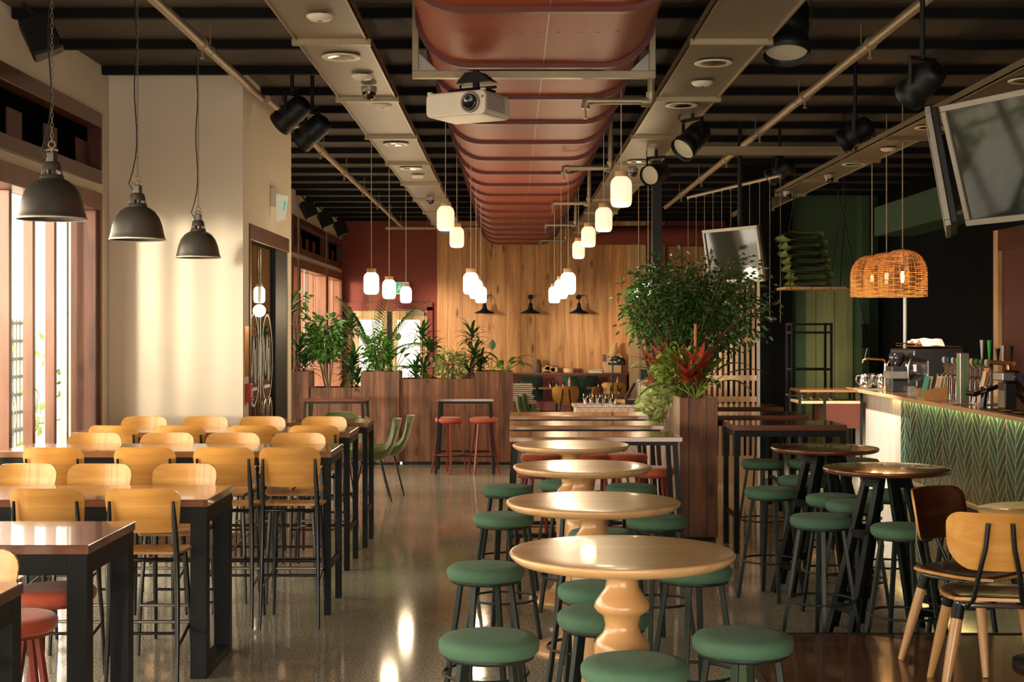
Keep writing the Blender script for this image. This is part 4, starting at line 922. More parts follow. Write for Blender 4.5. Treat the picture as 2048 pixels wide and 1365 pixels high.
# sprinkler pipes
def long_pipe(label, x, y0, y1, z, r=.03):
    t = thing('sprinkler_pipe', label, 'pipe', (0, 0, 0), 0, 'cream sprinkler pipes')
    MB().tube([(x, y0, z), (x, y1, z)], r, 14).build('pipe_run', MT['pipe'], t)
    y = y0+1.2; n = 0
    while y < y1-.5:
        MB().tube([(x, y-.03, z), (x, y+.03, z)], r*1.3, 14).tube([(x, y, z-r), (x, y, z-.09)], .009, 6).lathe([(.018, -.1), (.018, -.094)], (x, y, z), 10).build('sprinkler_head', MT['pipe'], t)
        MB().tube([(x, y+.25, z+r), (x, y+.25, 3.95)], .006, 6).tube([(x, y+.24, z), (x, y+.26, z)], r*1.15, 12).build('hanger', MT['galv'], t)
        y += 2.15; n += 1
    return t
long_pipe('long pale sprinkler pipe along the left side of the ceiling', -2.10, 2, 11.9, 3.76, .032)
long_pipe('pale sprinkler pipe continuing past the entrance corner to the back', -2.06, 11.95, 26.9, 3.76, .032)
long_pipe('long pale sprinkler pipe along the right side of the ceiling', 2.43, 2, 22.5, 3.76, .034)
t = thing('sprinkler_pipe', 'pale pipe crossing in front of the back wall', 'pipe', (0, 0, 0), 0, 'cream sprinkler pipes')
MB().tube([(-2.4, 27.0, 3.76), (3.9, 27.0, 3.76)], .035, 12).build('pipe_run', MT['pipe'], t)
for x in (-1.6, 2.0): MB().tube([(x, 27.0, 3.76), (x, 27.0, CZ)], .007, 6).build('hanger', MT['galv'], t)
for i, (y, nm) in enumerate(((9.2, 'nearest, right of the projector'), (13.0, 'second along'), (16.6, 'third along'), (20.1, 'fourth along'), (23.6, 'fifth, near the duct end'))):
    t = thing('sprinkler_drop', 'bent pipe reaching under the duct with a sprinkler head, %s' % nm, 'pipe', (0, y, 0), 0, 'bent sprinkler pipes beside the duct')
    MB().tube([(.90, 0, CZ), (.90, 0, 3.33)], .024, 12).tube([(.90, 0, 3.30), (.49, 0, 3.30)], .022, 12).build('bent_pipe', MT['galv'], t)
    MB().tube([(.90, 0, 3.36), (.90, 0, 3.31), (.89, 0, 3.29), (.84, 0, 3.295)], .033, 12).build('elbow', MT['galv'], t)
    MB().tube([(.52, 0, 3.3), (.48, 0, 3.3), (.475, 0, 3.25)], .03, 12).build('elbow', MT['galv'], t)
    MB().tube([(.475, 0, 3.26), (.475, 0, 3.19)], .008, 6).lathe([(.016, 3.185), (.016, 3.19)], (.475, 0, 0), 10).build('sprinkler_head', MT['galv'], t)
# spotlights and speakers
def spot(x, y, z, rz, tilt, sc, lb):
    t = make_spot(tilt, (CZ-z)/sc); t.location = (x, y, z); t.rotation_euler = (0, 0, rz); t.scale = (sc,)*3; t['label'] = lb; t['group'] = 'black stage spotlights'
spot(1.72, 8.9, 3.98, 2.9, 18, 1.3, 'large black stage spotlight at the top of the photo, right tray')
spot(1.46, 11.5, 3.55, 2.2, 50, .95, 'black stage spotlight hung below the right tray')
spot(1.40, 13.8, 3.52, 2.5, 75, .9, 'black spotlight with pale lens at the top of the black column')
spot(-1.84, 11.9, 3.82, 1.2, 55, .95, 'black can spotlight pair, nearer one beside the left pipe')
spot(-1.72, 12.25, 3.72, 1.2, 55, .95, 'black can spotlight pair, farther one beside the left pipe')
spot(2.28, 7.9, 3.35, .5, 60, .8, 'black spotlight in the dark ceiling left of the big television')
spot(2.8, 11.6, 3.6, 1.2, 60, .9, 'black spotlight in shadow above the crossing tray')
spot(2.9, 15.4, 3.72, 1.0, 60, .9, 'black spotlight hidden in the dark ceiling near the dark column')
for x, y, z, s, lb in ((-2.98, 9.0, 3.68, .75, 'black wall speaker high in the near left corner'), (-3.2, 22.4, 3.72, .8, 'black wall speaker above the far windows, nearest of three'), (-3.2, 24.4, 3.72, .8, 'black wall speaker above the far windows, middle of three'), (-3.2, 26.6, 3.72, .8, 'black wall speaker above the far windows, beside the red wall')):
    Speaker((x, y, z), 0, lb, 'black wall speakers', (s, s, s))
# televisions
def tv(label, x, y, z, yaw, tilt, roll, w, h, back):
    t = bpy.data.objects.new('television', None); COL.objects.link(t); t['label'] = label; t['category'] = 'television'; t['group'] = 'ceiling-hung televisions'
    Mx = Matrix.Translation((x, y, z)) @ Matrix.Rotation(yaw, 4, 'Z') @ Matrix.Rotation(tilt, 4, 'X') @ Matrix.Rotation(roll, 4, 'Y')
    t.matrix_world = Mx
    b = .035
    MB().box(-w/2, w/2, 0, .03, -h/2, -h/2+b).box(-w/2, w/2, 0, .03, h/2-b, h/2).box(-w/2, -w/2+b, 0, .03, -h/2+b, h/2-b).box(w/2-b, w/2, 0, .03, -h/2+b, h/2-b).build('bezel', MT['silver'], t, .003)
    MB().box(-w/2+b, w/2-b, .012, .016, -h/2+b, h/2-b).build('screen', MT['screen'], t)
    MB().box(-w/2+.01, w/2-.01, .03, .07, -h/2+.01, h/2-.01).box(-w*.25, w*.25, .07, .12, -h*.3, h*.3).build('rear_housing', MT['black'], t, .006)
    return t
tv('large grey-framed television hung at the top right corner', 2.778, 7.532, 2.753, -1.08, .288, -.014, 1.2, .7, 1)
tv('small grey-framed television hung over the planter tree', 2.307, 14.926, 2.603, -1.121, .163, .009, 1.0, .58, 1)
tv('second television seen edge-on, just left of the large one', 2.60, 8.72, 2.76, -1.868, .17, 0, 1.15, .70, 1)
for x, y, zt_, lb in ((2.87, 7.6, 3.05, 'black ceiling pole holding the large televisions'), (2.40, 14.98, 2.9, 'black ceiling pole holding the small television')):
    p = thing('television_pole', lb, 'pole', (x, y, 0)); MB().tube([(0, 0, 2.75), (0, 0, CZ)], .022, 10).build('tube', MT['black'], p); MB().box(-.08, .08, -.08, .08, CZ-.01, CZ).build('ceiling_plate', MT['black'], p)
# emergency sign on the entrance block, exit sign on the red wall
t = thing('exit_light', 'small emergency exit light box on the cream wall above the glass door', 'sign', (BX, 13.55, 3.0), 0)
MB().box(0, .05, -.2, .2, -.02, .16).build('housing', MT['white'], t, .005)
MB().prism([(.05, -.16, -.16), (.13, -.16, -.14), (.16, -.16, .08), (.05, -.16, .10)], (0, .02, 0)).build('sign_panel', MT['exitwhite'], t)
MB().prism([(.115, -.163, -.06), (.125, -.163, -.06), (.14, -.163, .03), (.125, -.163, .03)], (0, .003, 0)).build('sign_print', MT['exitgreen'], t)
t = thing('exit_sign', 'green running-man exit sign on the red wall, half behind a pendant', 'sign', (-2.25, YB-.03, 2.65))
MB().box(-.19, .19, -.03, .02, -.12, .12).build('housing', MT['exitwhite'], t)
MB().box(-.17, .17, -.034, -.03, -.1, .1).build('green_face', MT['exitgreen'], t)
f = MB().tube([(.02, -.037, .06), (.02, -.04, .06)], .018, 10).bar((.02, -.037, .04), (-.01, -.037, -.01), .004, .03).bar((-.01, -.037, -.01), (.04, -.037, -.05), .004, .016).bar((-.01, -.037, -.01), (-.05, -.037, -.06), .004, .016).bar((.02, -.037, .03), (.06, -.037, .0), .004, .012).bar((.02, -.037, .03), (-.04, -.037, .03), .004, .012)
f.build('running_figure', MT['exitwhite'], t)
t = thing('fire_call_point', 'red fire call point on the wall beside the glass door', 'alarm', (BX, 12.16, 1.28))
MB().box(0, .045, -.06, .06, -.08, .08).build('case', MT['redbox'], t, .005); MB().box(.045, .048, -.035, .035, -.035, .035).build('glass_face', MT['white'], t)
t = tag(MB().box(BX+.001, BX+.006, 12.06, 12.24, 1.42, 1.85).build('notice_board', MT['brass']), 'narrow framed notice above the red call point', 'notice')
# black barn lamps on the wood wall
def make_barn():
    t = thing('wall_lamp', 'x', 'lamp')
    MB().lathe([(.19, 0), (.185, .02), (.10, .055), (.055, .085), (.04, .13), (.035, .19), (.02, .21)], seg=28, cap=False).build('shade', MT['black'], t, solid=.004)
    MB().lathe([(.001, .02), (.04, .02), (.05, .06)], seg=14).build('lamp_bulb', MT['bellin'], t)
    MB().tube([(0, 0, .2), (0, -.01, .30), (0, .06, .36), (0, .16, .37), (0, .30, .33)], .012, 8).build('gooseneck', MT['black'], t)
    MB().lathe([(.05, 0), (.05, .02)], (0, .29, .33), 16, Matrix.Rotation(pi/2, 4, 'X')).build('wall_plate', MT['black'], t)
    return t
Barn = Maker(make_barn)
for px, lb in ((969, 'black barn wall lamp on the wood wall, left of three'), (1061, 'black barn wall lamp on the wood wall, middle of three'), (1158, 'black barn wall lamp on the wood wall, right of three')):
    Barn(((px-1024)/2844*28.0, 28.02, 2.14), 0, lb, 'black barn lamps on the wood wall')
# ------------------------------------------------------------------ planters
def planter(label, x0, x1, y0, y1, H, group, mat='planter'):
    t = thing('planter_box', label, 'planter', ((x0+x1)/2, (y0+y1)/2, 0), 0, group)
    hx, hy = (x1-x0)/2, (y1-y0)/2; w = .03
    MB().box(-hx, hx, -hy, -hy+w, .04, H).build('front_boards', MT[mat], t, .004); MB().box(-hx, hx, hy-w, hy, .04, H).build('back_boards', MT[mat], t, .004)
    MB().box(-hx, -hx+w, -hy+w, hy-w, .04, H).box(hx-w, hx, -hy+w, hy-w, .04, H).build('side_boards', MT['planterLit'], t, .004)
    MB().box(-hx+.03, hx-.03, -hy+.03, hy-.03, 0, .05).build('plinth', MT['black'], t)
    n = 10; P = [[(-hx+w+(2*hx-2*w)*i/n, -hy+w+(2*hy-2*w)*j/n, H-.045+random.uniform(-.01, .02)) for j in range(n+1)] for i in range(n+1)]
    MB().grid([r[::-1] for r in P]).build('potting_mix', MT['soil'], t)
    return t
GP = 'plank planters across the back'
planter('tall plank planter block beside the entrance corner', -3.36, -2.73, 19.1, 19.65, 1.26, GP)
planter('lowest plank planter at the left, soil in view, tall shrubs in it', -2.725, -2.035, 19.14, 19.65, 1.04, GP)
planter('tall plank planter block with palm, left of the middle', -2.03, -1.515, 19.08, 19.65, 1.26, GP)
planter('long plank planter of middle height behind the coral stool table', -1.51, -.50, 19.16, 19.65, 1.16, GP)
planter('tall plank planter block at the right end, next to the dining area', -.495, .015, 19.1, 19.65, 1.26, GP)
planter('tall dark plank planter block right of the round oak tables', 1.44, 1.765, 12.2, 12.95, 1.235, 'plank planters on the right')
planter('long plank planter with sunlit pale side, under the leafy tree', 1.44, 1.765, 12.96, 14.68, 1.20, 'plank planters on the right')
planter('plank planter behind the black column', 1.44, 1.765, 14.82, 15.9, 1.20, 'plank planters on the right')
# ------------------------------------------------------------------ plants
RN = random.Random(11)
def blade(mb, p, d, L, W, droop=.4, n=5, fold=.25, roll=0):
    p = Vector(p); d = Vector(d).normalized(); up = Vector((0, 0, 1))
    side = d.cross(up)
    if side.length < .05: side = Vector((1, 0, 0))
    side.normalize(); side = Matrix.Rotation(roll, 3, d) @ side
    rows = []; q = p.copy(); dd = d.copy()
    for i in range(n+1):
        v = i/n; w = W*.5*max(.04, sin(pi*min(1, .08+v*.95))**.8)
        nrm = side.cross(dd).normalized()
        rows.append([q-side*w+nrm*w*fold, q, q+side*w+nrm*w*fold])
        dd = (dd-up*(droop*(.4+v)*2/n)).normalized(); q = q+dd*(L/n)
    mb.grid(rows)
def leaflet(mb, p, d, L, W):
    d = Vector(d).normalized(); s = d.cross(Vector((RN.uniform(-1, 1), RN.uniform(-1, 1), RN.uniform(-.3, 1)))).normalized(); nn = s.cross(d)*.15*L
    p = Vector(p); mb.add([p, p+d*L*.45+s*W*.5+nn, p+d*L, p+d*L*.45-s*W*.5+nn], [(0, 1, 2), (0, 2, 3)], True)
def rdir(zb=0):
    while True:
        v = Vector((RN.uniform(-1, 1), RN.uniform(-1, 1), RN.uniform(-1, 1)+zb))
        if .1 < v.length < 1.3: return v.normalized()
def plant(name, label, loc, group=None): return thing(name, label, 'plant', loc, 0, group)
def dracaena(label, loc, heads, lm='leafd', group=None, L=.34, W=.045, n=26):
    t = plant('dracaena', label, loc, group); st = MB(); fo = MB()
    for (dx, dy, h) in heads:
        st.tube([(dx*.3, dy*.3, -.02), (dx*.7, dy*.7, h*.5), (dx, dy, h)], [.012, .011, .008], 7)
        for k in range(n):
            a = k*2.4+RN.uniform(-.3, .3); e = .15+1.1*(k/n); d = (cos(a)*cos(e), sin(a)*cos(e), sin(e))
            blade(fo, (dx, dy, h-.12+.14*k/n), d, L*RN.uniform(.75, 1.1), W, RN.uniform(.5, .9), 6)
    st.build('stem', MT['stem'], t); fo.build('foliage', MT[lm], t); return t
def shrub(label, loc, c, r, n, L, lm, name='leafy_shrub', group=None, trunk=True, nb=9, hollow=.35):
    t = plant(name, label, loc, group); st = MB(); fo = MB(); tips = []
    for k in range(nb):
        d = rdir(.3); e = Vector(c)+Vector((d.x*r[0], d.y*r[1], d.z*r[2]))*RN.uniform(.5, .95)
        b = Vector((c[0]*.3+RN.uniform(-.04, .04), c[1]*.3+RN.uniform(-.04, .04), -.02)); m = b.lerp(e, .5)+Vector((RN.uniform(-.05, .05), RN.uniform(-.05, .05), .08))
        st.tube([b, m, e], [.013, .009, .003], 6); tips.append((m, e))
    for k in range(n):
        d = rdir(); q = RN.uniform(hollow, 1)**.6
        # clumping: pull towards a branch end
        m, e = RN.choice(tips); p = Vector(c)+Vector((d.x*r[0], d.y*r[1], d.z*r[2]))*q
        p = p.lerp(m.lerp(e, RN.random()), RN.uniform(0, .55))
        leaflet(fo, p, Vector((d.x, d.y, d.z*.5-.45))+rdir()*.5, L*RN.uniform(.7, 1.25), L*.5)
    st.build('branches', MT['stem'], t); fo.build('foliage', MT[lm], t); return t
def palm(label, loc, fronds, group=None):
    t = plant('palm', label, loc, group); st = MB(); fo = MB()
    for (az, el, L) in fronds:
        d = Vector((cos(az)*cos(el), sin(az)*cos(el), sin(el))); q = Vector((0, 0, 0)); P = [q.copy()]
        for i in range(16):
            d = (d-Vector((0, 0, .045+.004*i))).normalized(); q = q+d*(L/16); P.append(q.copy())
            if i > 4:
                s = d.cross(Vector((0, 0, 1))).normalized()
                for sg in (-1, 1):
                    for hh in (0, .5): blade(fo, q-d*(L/16)*hh, s*sg+d*.8, .30*(1-abs(i-9)/14), .026, .35, 4, .1)
        st.tube(P, [.008*(1-k/20) for k in range(17)], 6)
    st.build('fronds_stem', MT['leafy'], t); fo.build('foliage', MT['leaf'], t); return t
def broad(label, loc, leaves, lm='leaf', name='broad_leaf_plant', group=None, sm='leafy', n=8):
    t = plant(name, label, loc, group); st = MB(); fo = MB()
    for (az, el, SL, L, W, dr) in leaves:
        d = Vector((cos(az)*cos(el), sin(az)*cos(el), sin(el))); e = d*SL+Vector((0, 0, SL*.12)); st.tube([(0, 0, -.02), d*SL*.5+Vector((0, 0, SL*.12)), e], [.008, .007, .005], 6)
        blade(fo, e, d-Vector((0, 0, .15)), L, W, dr, n, .2)
    st.build('stalks', MT[sm], t); fo.build('foliage', MT[lm], t); return t
def croton(label, loc, n, L, group='crimson crotons in the right planter'):
    t = plant('croton', label, loc, group); st = MB(); fo = MB(); fo2 = MB()
    st.tube([(0, 0, -.03), (0, 0, .22)], .008, 6)
    for k in range(n):
        a = k*2.4; e = RN.uniform(.1, 1.3); d = (cos(a)*cos(e), sin(a)*cos(e), sin(e))
        blade(fo if RN.random() < .8 else fo2, (0, 0, .10+.12*k/n), d, L*RN.uniform(.7, 1.2), L*.19, .45, 6, .3)
    st.build('stem', MT['stem'], t); fo.build('crimson_leaves', MT['leafr'], t, label='crimson leaves'); fo2.build('green_leaves', MT['leaf'], t); return t
# back planters, left to right
dracaena('dark strappy dracaena at the entrance corner, in the first tall planter', (-3.0, 19.35, 1.24), [(-.12, 0, .55), (.1, .05, .30), (.0, -.05, .85), (.18, 0, .12)])
shrub('tall light green weeping shrub in the lowest planter', (-2.5, 19.4, 1.02), (-.05, 0, .72), (.36, .22, .38), 700, .10, 'leaf')
shrub('few yellow-green leaves rising above the first planter', (-2.95, 19.45, 1.24), (.05, 0, 1.05), (.15, .1, .10), 26, .10, 'leafy', nb=3)
dracaena('dark dracaena with drooping crown right of the weeping shrub', (-2.2, 19.4, 1.02), [(.0, 0, .85), (.05, 0, .40), (-.02, .05, .2)])
dracaena('small dracaena low at the front of the lowest planter', (-2.3, 19.3, 1.02), [(.12, -.02, .30), (.2, 0, .12)], L=.28)
palm('feathery palm standing against the bright back door', (-1.85, 19.4, 1.22), [(1.9, 1.35, 1.25), (.5, 1.2, 1.3), (1.0, 1.4, 1.35), (2.9, 1.3, 1.2), (.15, .9, .95), (2.6, 1.2, .9), (-.4, 1.0, .8), (3.3, .8, .8), (1.2, 1.45, .85), (0, .55, .7)])
shrub('bushy mid-green shrub at the foot of the palm', (-1.78, 19.35, 1.22), (-.05, 0, .32), (.22, .2, .32), 420, .085, 'leaf')
broad('round-leaved plant on thin stalks at the planter corner right of the palm', (-1.6, 19.35, 1.24), [(.6, 1.1, .25, .12, .12, .2), (2.2, 1.0, .3, .1, .1, .2), (-.5, .8, .25, .12, .12, .3), (.1, .3, .15, .12, .1, .3), (1.2, 1.3, .4, .11, .1, .2)], 'leaf')
dracaena('two-headed dracaena in the long middle planter, in front of the door frame', (-1.22, 19.4, 1.14), [(0, 0, .62), (.02, .03, .15), (-.1, .0, .08), (.1, 0, .42)], L=.32)
shrub('pale variegated bush in the long middle planter', (-.85, 19.4, 1.14), (0, 0, .22), (.30, .2, .24), 620, .06, 'leafv', nb=12)
dracaena('dark layered dracaena at the right end of the long planter', (-.55, 19.4, 1.14), [(.0, 0, .62), (.04, 0, .35), (-.03, .03, .12), (.12, 0, .2)], L=.30)
broad('grey-green leaf on tall stalk in the right end planter', (-.28, 19.35, 1.24), [(1.4, 1.4, .28, .14, .11, .1), (2.4, .9, .15, .18, .07, .5), (.7, .7, .12, .2, .06, .5)], 'leafd')
croton('small orange-red croton in the right end planter', (-.38, 19.35, 1.24), 8, .16, None)
broad('broad-leaved peace lily at the right end planter', (-.1, 19.35, 1.24), [(a*.9, .5+.5*RN.random(), .12+.1*RN.random(), .3, .09, .8) for a in range(9)]+[(3.2, .9, .2, .3, .09, .6), (.3, .4, .2, .3, .09, .9)], 'leaf')
# right planter
shrub('big weeping fig tree with small glossy leaves rising from the right planter', (1.62, 14.0, 1.18), (.20, 0, .90), (.88, .60, .62), 5200, .066, 'leafm', 'weeping_fig', nb=70, hollow=.05)
shrub('fig branch reaching left in front of the bright pendants', (1.5, 14.1, 1.18), (-.16, -.1, .88), (.30, .22, .36), 620, .065, 'leaf', 'weeping_fig', nb=12)
broad('giant banana-like plant with long stalks at the front planter', (1.62, 12.6, 1.22), [(2.4, 1.3, .16, .28, .12, .1), (.6, .9, .22, .30, .12, .4), (3.4, .75, .35, .40, .10, 1.0), (.05, .55, .30, .42, .10, .5), (.3, .75, .28, .36, .10, .7), (2.9, .4, .2, .38, .11, .9), (-.3, .45, .25, .34, .10, 1.0), (.9, .5, .2, .3, .1, .8)], 'leaf')
croton('red croton rising at the left of the black column', (1.46, 13.9, 1.22), 26, .34)
croton('bright red croton in the front planter, right of the black column', (1.66, 12.75, 1.25), 40, .30)
croton('red croton hanging low over the front planter corner', (1.56, 12.55, 1.2), 30, .24)
croton('red croton in the middle of the right planter', (1.50, 13.3, 1.25), 34, .28)
shrub('yellow-green undergrowth beneath the fig tree', (1.6, 13.4, 1.2), (-.02, 0, .24), (.26, .8, .26), 1300, .07, 'leafy', 'undergrowth', nb=10)
t = plant('trailing_pothos', 'variegated vine spilling down the pale side of the right planter', (1.44, 13.7, 1.2)); fo = MB(); st = MB()
for k in range(30):
    y = RN.uniform(-1.0, .95); x = RN.uniform(-.14, -.03); ln = RN.uniform(.10, .50); P = [Vector((.08, y, .02)), Vector((-.02, y, .08)), Vector((x, y+RN.uniform(-.05, .05), -ln*.4)), Vector((x, y+RN.uniform(-.08, .08), -ln))]
    st.tube(P, .003, 5)
    for i in range(10):
        f = i/10*3; a = int(f); p = P[a].lerp(P[a+1], f-a); leaflet(fo, p, rdir(-.4)+Vector((-.4, 0, 0)), .11, .06)
st.build('vines', MT['leafy'], t); fo.build('foliage', MT['leafv'], t)
t = plant('bamboo_cane', 'orange bamboo cane standing at the right of the planter', (1.74, 12.9, 1.2)); mb = MB()
for k in range(6): mb.tube([(.33, .8, -.05+k*.12), (.33, .8, .065+k*.12)], [.014, .014], 8).tube([(.33, .8, .06+k*.12), (.33, .8, .075+k*.12)], .017, 8)
t.location = (1.40, 12.6, 1.2)
mb.build('cane', MT['cane'], t)
# ------------------------------------------------------------------ bar
bx, by0, by1, bh = 4.32, 8.5, 17.9, 1.095
bar = thing('bar_counter', 'long bar counter, green herringbone tile front, whitewashed end, pale wooden edge', 'counter', (0, 0, 0))
MB().box(bx, bx+.06, by0, 15.8, .19, bh-.04).build('tiled_front', MT['tile'], bar)
MB().box(bx-.002, bx+.06, 15.8, by1-.02, .0, bh-.04).box(bx+.06, 5.25, by1-.08, by1-.02, 0, bh-.04).build('whitewashed_panel', MT['whitewash'], bar)
MB().box(4.20, 4.225, by0, by1, bh-.037, bh).box(4.225, 5.28, by1-.025, by1, bh-.037, bh).build('edge_strip', MT['lightwood'], bar, .003)
MB().box(4.225, 5.28, by0, by1-.025, bh-.037, bh+.0005).build('countertop', MT['countertop'], bar)
MB().box(bx-.05, bx+.06, by0, 15.8, .16, .19).build('tile_ledge', MT['white'], bar)
MB().box(bx+.03, bx+.08, by0, 15.8, 0, .16).build('kick_board', MT['darkred'], bar)
MB().box(5.2, 5.25, by0, by1-.1, 0, bh-.04).build('inner_wall', MT['black'], bar)
MB().box(bx-.03, bx-.015, by0, 15.7, bh-.046, bh-.0375).build('under_edge_led', MT['led'], bar)
for y in (9.5, 11.5, 13.5, 15.2):
    l = bpy.data.lights.new('led_glow', 'AREA'); l.shape = 'RECTANGLE'; l.size = .03; l.size_y = 1.9; l.energy = 1.0; l.color = (1, .72, .25)
    o = bpy.data.objects.new('led_glow', l); COL.objects.link(o); o.parent = bar; o.location = (bx-.05, y, bh-.05); o.rotation_euler = (0, radians(-15), 0)
_s = bpy.data.lights.new('bar_end_fill', 'SPOT'); _s.energy = 1000; _s.spot_size = radians(56); _s.spot_blend = 1.0; _s.color = (1, .9, .75); _s.shadow_soft_size = .08  # added fill light to brighten the whitewashed bar end
_o = bpy.data.objects.new('bar_end_fill', _s); COL.objects.link(_o); _o.location = (2.85, 15.2, 3.40); _o.rotation_euler = (Vector((4.32, 16.9, .8))-Vector((2.85, 15.2, 3.4))).to_track_quat('-Z', 'Y').to_euler()
def P3(px, py, z): 
    d = 2844*(z-EYE)/(660-py) if abs(py-660) > 1 else 10; return ((px-1024)/2844*d, d)
def onbar(px, x=4.45): d = x*2844/(px-1024); return d
# milk jugs stack
def jug(x, y, z, s, label):
    t = thing('metal_jug', label, 'jug', (x, y, z), 0, 'steel jugs on the bar')
    MB().lathe([(.055*s, 0), (.072*s, .02*s), (.078*s, .07*s), (.066*s, .12*s), (.06*s, .15*s), (.064*s, .17*s)], seg=24, cap=False).lathe([(.001, .004), (.055*s, .002)], seg=24, cap=False).build('body', MT['chrome'], t, solid=.002)
    MB().tube([(-.06*s, 0, .15*s), (-.11*s, 0, .14*s), (-.115*s, 0, .08*s), (-.075*s, 0, .04*s)], .007*s, 8).build('handle', MT['chrome'], t)
    return t
t = thing('drip_mat', 'grey square drip mat under the steel jugs', 'mat', (4.40, 17.4, bh)); MB().box(-.17, .17, -.2, .2, 0, .012).build('mat', MT['silver'], t)
for dx, dy in ((-.09, -.08), (.02, .06), (.10, -.1)): jug(4.40+dx, 17.4+dy, bh+.013, 1.05, {-.09: 'polished steel jug, left of three on the bar', .02: 'polished steel jug, behind the other two on the bar', .10: 'polished steel jug, right of three on the bar'}[dx])
# water tap
t = thing('water_tap', 'chrome and copper arched water tap on the bar beside the jugs', 'tap', (4.47, 17.02, bh))
MB().tube([(0, 0, 0), (0, 0, .32)], .018, 12).build('column', MT['chrome'], t); MB().tube([(0, 0, .32), (-.02, 0, .37), (-.22, 0, .38), (-.27, 0, .36), (-.27, 0, .33)], .014, 10).build('spout', MT['brass'], t); MB().tube([(-.25, 0, .38), (-.22, 0, .50)], .006, 8).build('lever', MT['chrome'], t)
MB().lathe([(.03, 0), (.03, .03), (.018, .05)], seg=16).build('base', MT['brass'], t)
# espresso machine
ex, ey = 4.88, 16.8
t = thing('espresso_machine', 'big black espresso machine on the bar, steel front parts', 'coffee machine', (ex, ey, bh))
MB().prism([(.30, -.5, .06), (-.25, -.5, .06), (-.25, -.5, .14), (-.12, -.5, .2), (-.12, -.5, .36), (-.28, -.5, .42), (-.28, -.5, .50), (.30, -.5, .52)], (0, 1.0, 0)).build('body', MT['blackg'], t, .015)
MB().box(-.30, -.14, -.46, .46, .0, .07).build('drip_tray', MT['steelb'], t)
mb = MB()
for y in (-.3, 0, .3): mb.lathe([(.035, .24), (.035, .32)], (-.2, y, 0), 16).tube([(-.2, y, .26), (-.38, y, .25)], .012, 8)
mb.build('group_heads', MT['chrome'], t)
for y in (-.44, .44): MB().tube([(-.29, y, .4), (-.33, y, .3), (-.31, y, .12)], .006, 8).build('steam_wand', MT['chrome'], t)
MB().box(-.22, .28, -.46, .46, .53, .535).tube([(-.22, -.46, .56), (-.22, .46, .56)], .008, 8).build('cup_rail', MT['brass'], t)
P = []
for i in range(17):
    u = i/16; P.append([(ex-.12+.26*v/6, ey-.30+.62*u, bh+.55+.075*abs(sin(2.2*pi*u))*(1-.25*abs(v/6-.5))+.006*sin(5*v+9*u)) for v in range(7)])
A_ = MB().slab(P, [[(0, 0, -1)]*7]*17, .012)
tag(A_.build('tea_towel', MT['paper']), 'rumpled cream cloth lying on top of the black espresso machine', 'cloth')
t = thing('coffee_grinder', 'dark coffee grinder with steel hopper frame beside the espresso machine', 'grinder', (4.49, 16.6, bh))
MB().box(-.09, .09, -.12, .12, 0, .30).build('body', MT['blackg'], t, .01); MB().box(-.12, .10, -.14, .14, .16, .24).build('steel_band', MT['steelb'], t); MB().lathe([(.05, .30), (.09, .36), (.09, .44), (.07, .46)], seg=20).build('hopper', MT['lens'], t)
# menu holder with cards
t = thing('card_caddy', 'small wooden caddy with menu cards on the bar', 'caddy', (4.36, 14.75, bh), .0)
MB().prism([(-.12, -.14, 0), (.12, -.14, 0), (.12, -.14, .14), (-.14, -.14, .10)], (0, .02, 0)).prism([(-.12, .12, 0), (.12, .12, 0), (.12, .12, .14), (-.14, .12, .10)], (0, .02, 0)).box(-.12, .12, -.12, .12, 0, .02).box(.10, .12, -.12, .12, 0, .14).box(-.02, 0, -.12, .12, 0, .12).build('box', MT['bamboobox'], t)
for k, (x, m) in enumerate(((-.10, 'teal'), (-.07, 'paper'), (.03, 'paper'), (.06, 'paper'))):
    c = tag(MB().bar((0, 0, 0), (.05, 0, .22), .17, .008, up=(1, 0, 0)).build('menu_card', MT[m]), ('teal menu card in the wooden caddy', 'cream menu card just behind the teal one', 'cream menu card in the rear slot of the caddy', 'cream menu card at the back of the caddy')[k], 'card', 'menu cards in the caddy'); c.location = (4.36+x, 14.75, bh+.022)
# beer taps
t = thing('beer_tap_tower', 'row of chrome beer tap columns with coloured badges on the bar', 'beer tap', (4.62, 14.42, bh))
cols = ['white', 'blue', 'white', 'green', 'redp', 'yellow', 'paper', 'green', 'teal', 'white']
for k in range(10):
    y = .68-k*.15; g = MB().tube([(0, y, 0), (0, y, .33), (-.03, y, .37)], .026, 12).build('tap_column', MT['chrome'], t)
    MB().lathe([(.034, -.012), (.034, .012)], (-.03, y, .405), 18, Matrix.Rotation(.9, 4, 'Z') @ Matrix.Rotation(pi/2, 4, 'X')).build('badge', MT[cols[k]], g)
    MB().tube([(-.03, y, .26), (-.10, y, .25), (-.11, y, .21)], .010, 8).build('spout', MT['chrome'], g)
MB().box(-.16, .1, -.78, .78, 0, .012).build('drip_tray', MT['steelb'], t)
t = thing('water_font', 'tall square brushed steel font with a green stripe among the beer taps', 'beer tap', (4.40, 13.88, bh))
MB().box(-.045, .045, -.06, .06, 0, .50).build('body', MT['steelb'], t, .006); MB().box(-.047, -.044, -.008, .008, .06, .46).box(-.01, .01, -.0625, -.06, .06, .46).build('green_stripe', MT['green'], t); MB().box(-.16, .1, -.2, .14, .0, .01).build('foot_plate', MT['steelb'], t)
t = thing('tap_handles', 'brass beer font with tall tap handles, one clear and one green', 'beer tap', (4.80, 14.1, bh))
MB().tube([(0, .5, .40), (0, -.5, .40)], .022, 10).tube([(0, .35, 0), (0, .35, .4)], .022, 10).tube([(0, -.35, 0), (0, -.35, .4)], .022, 10).build('rail', MT['brass'], t)
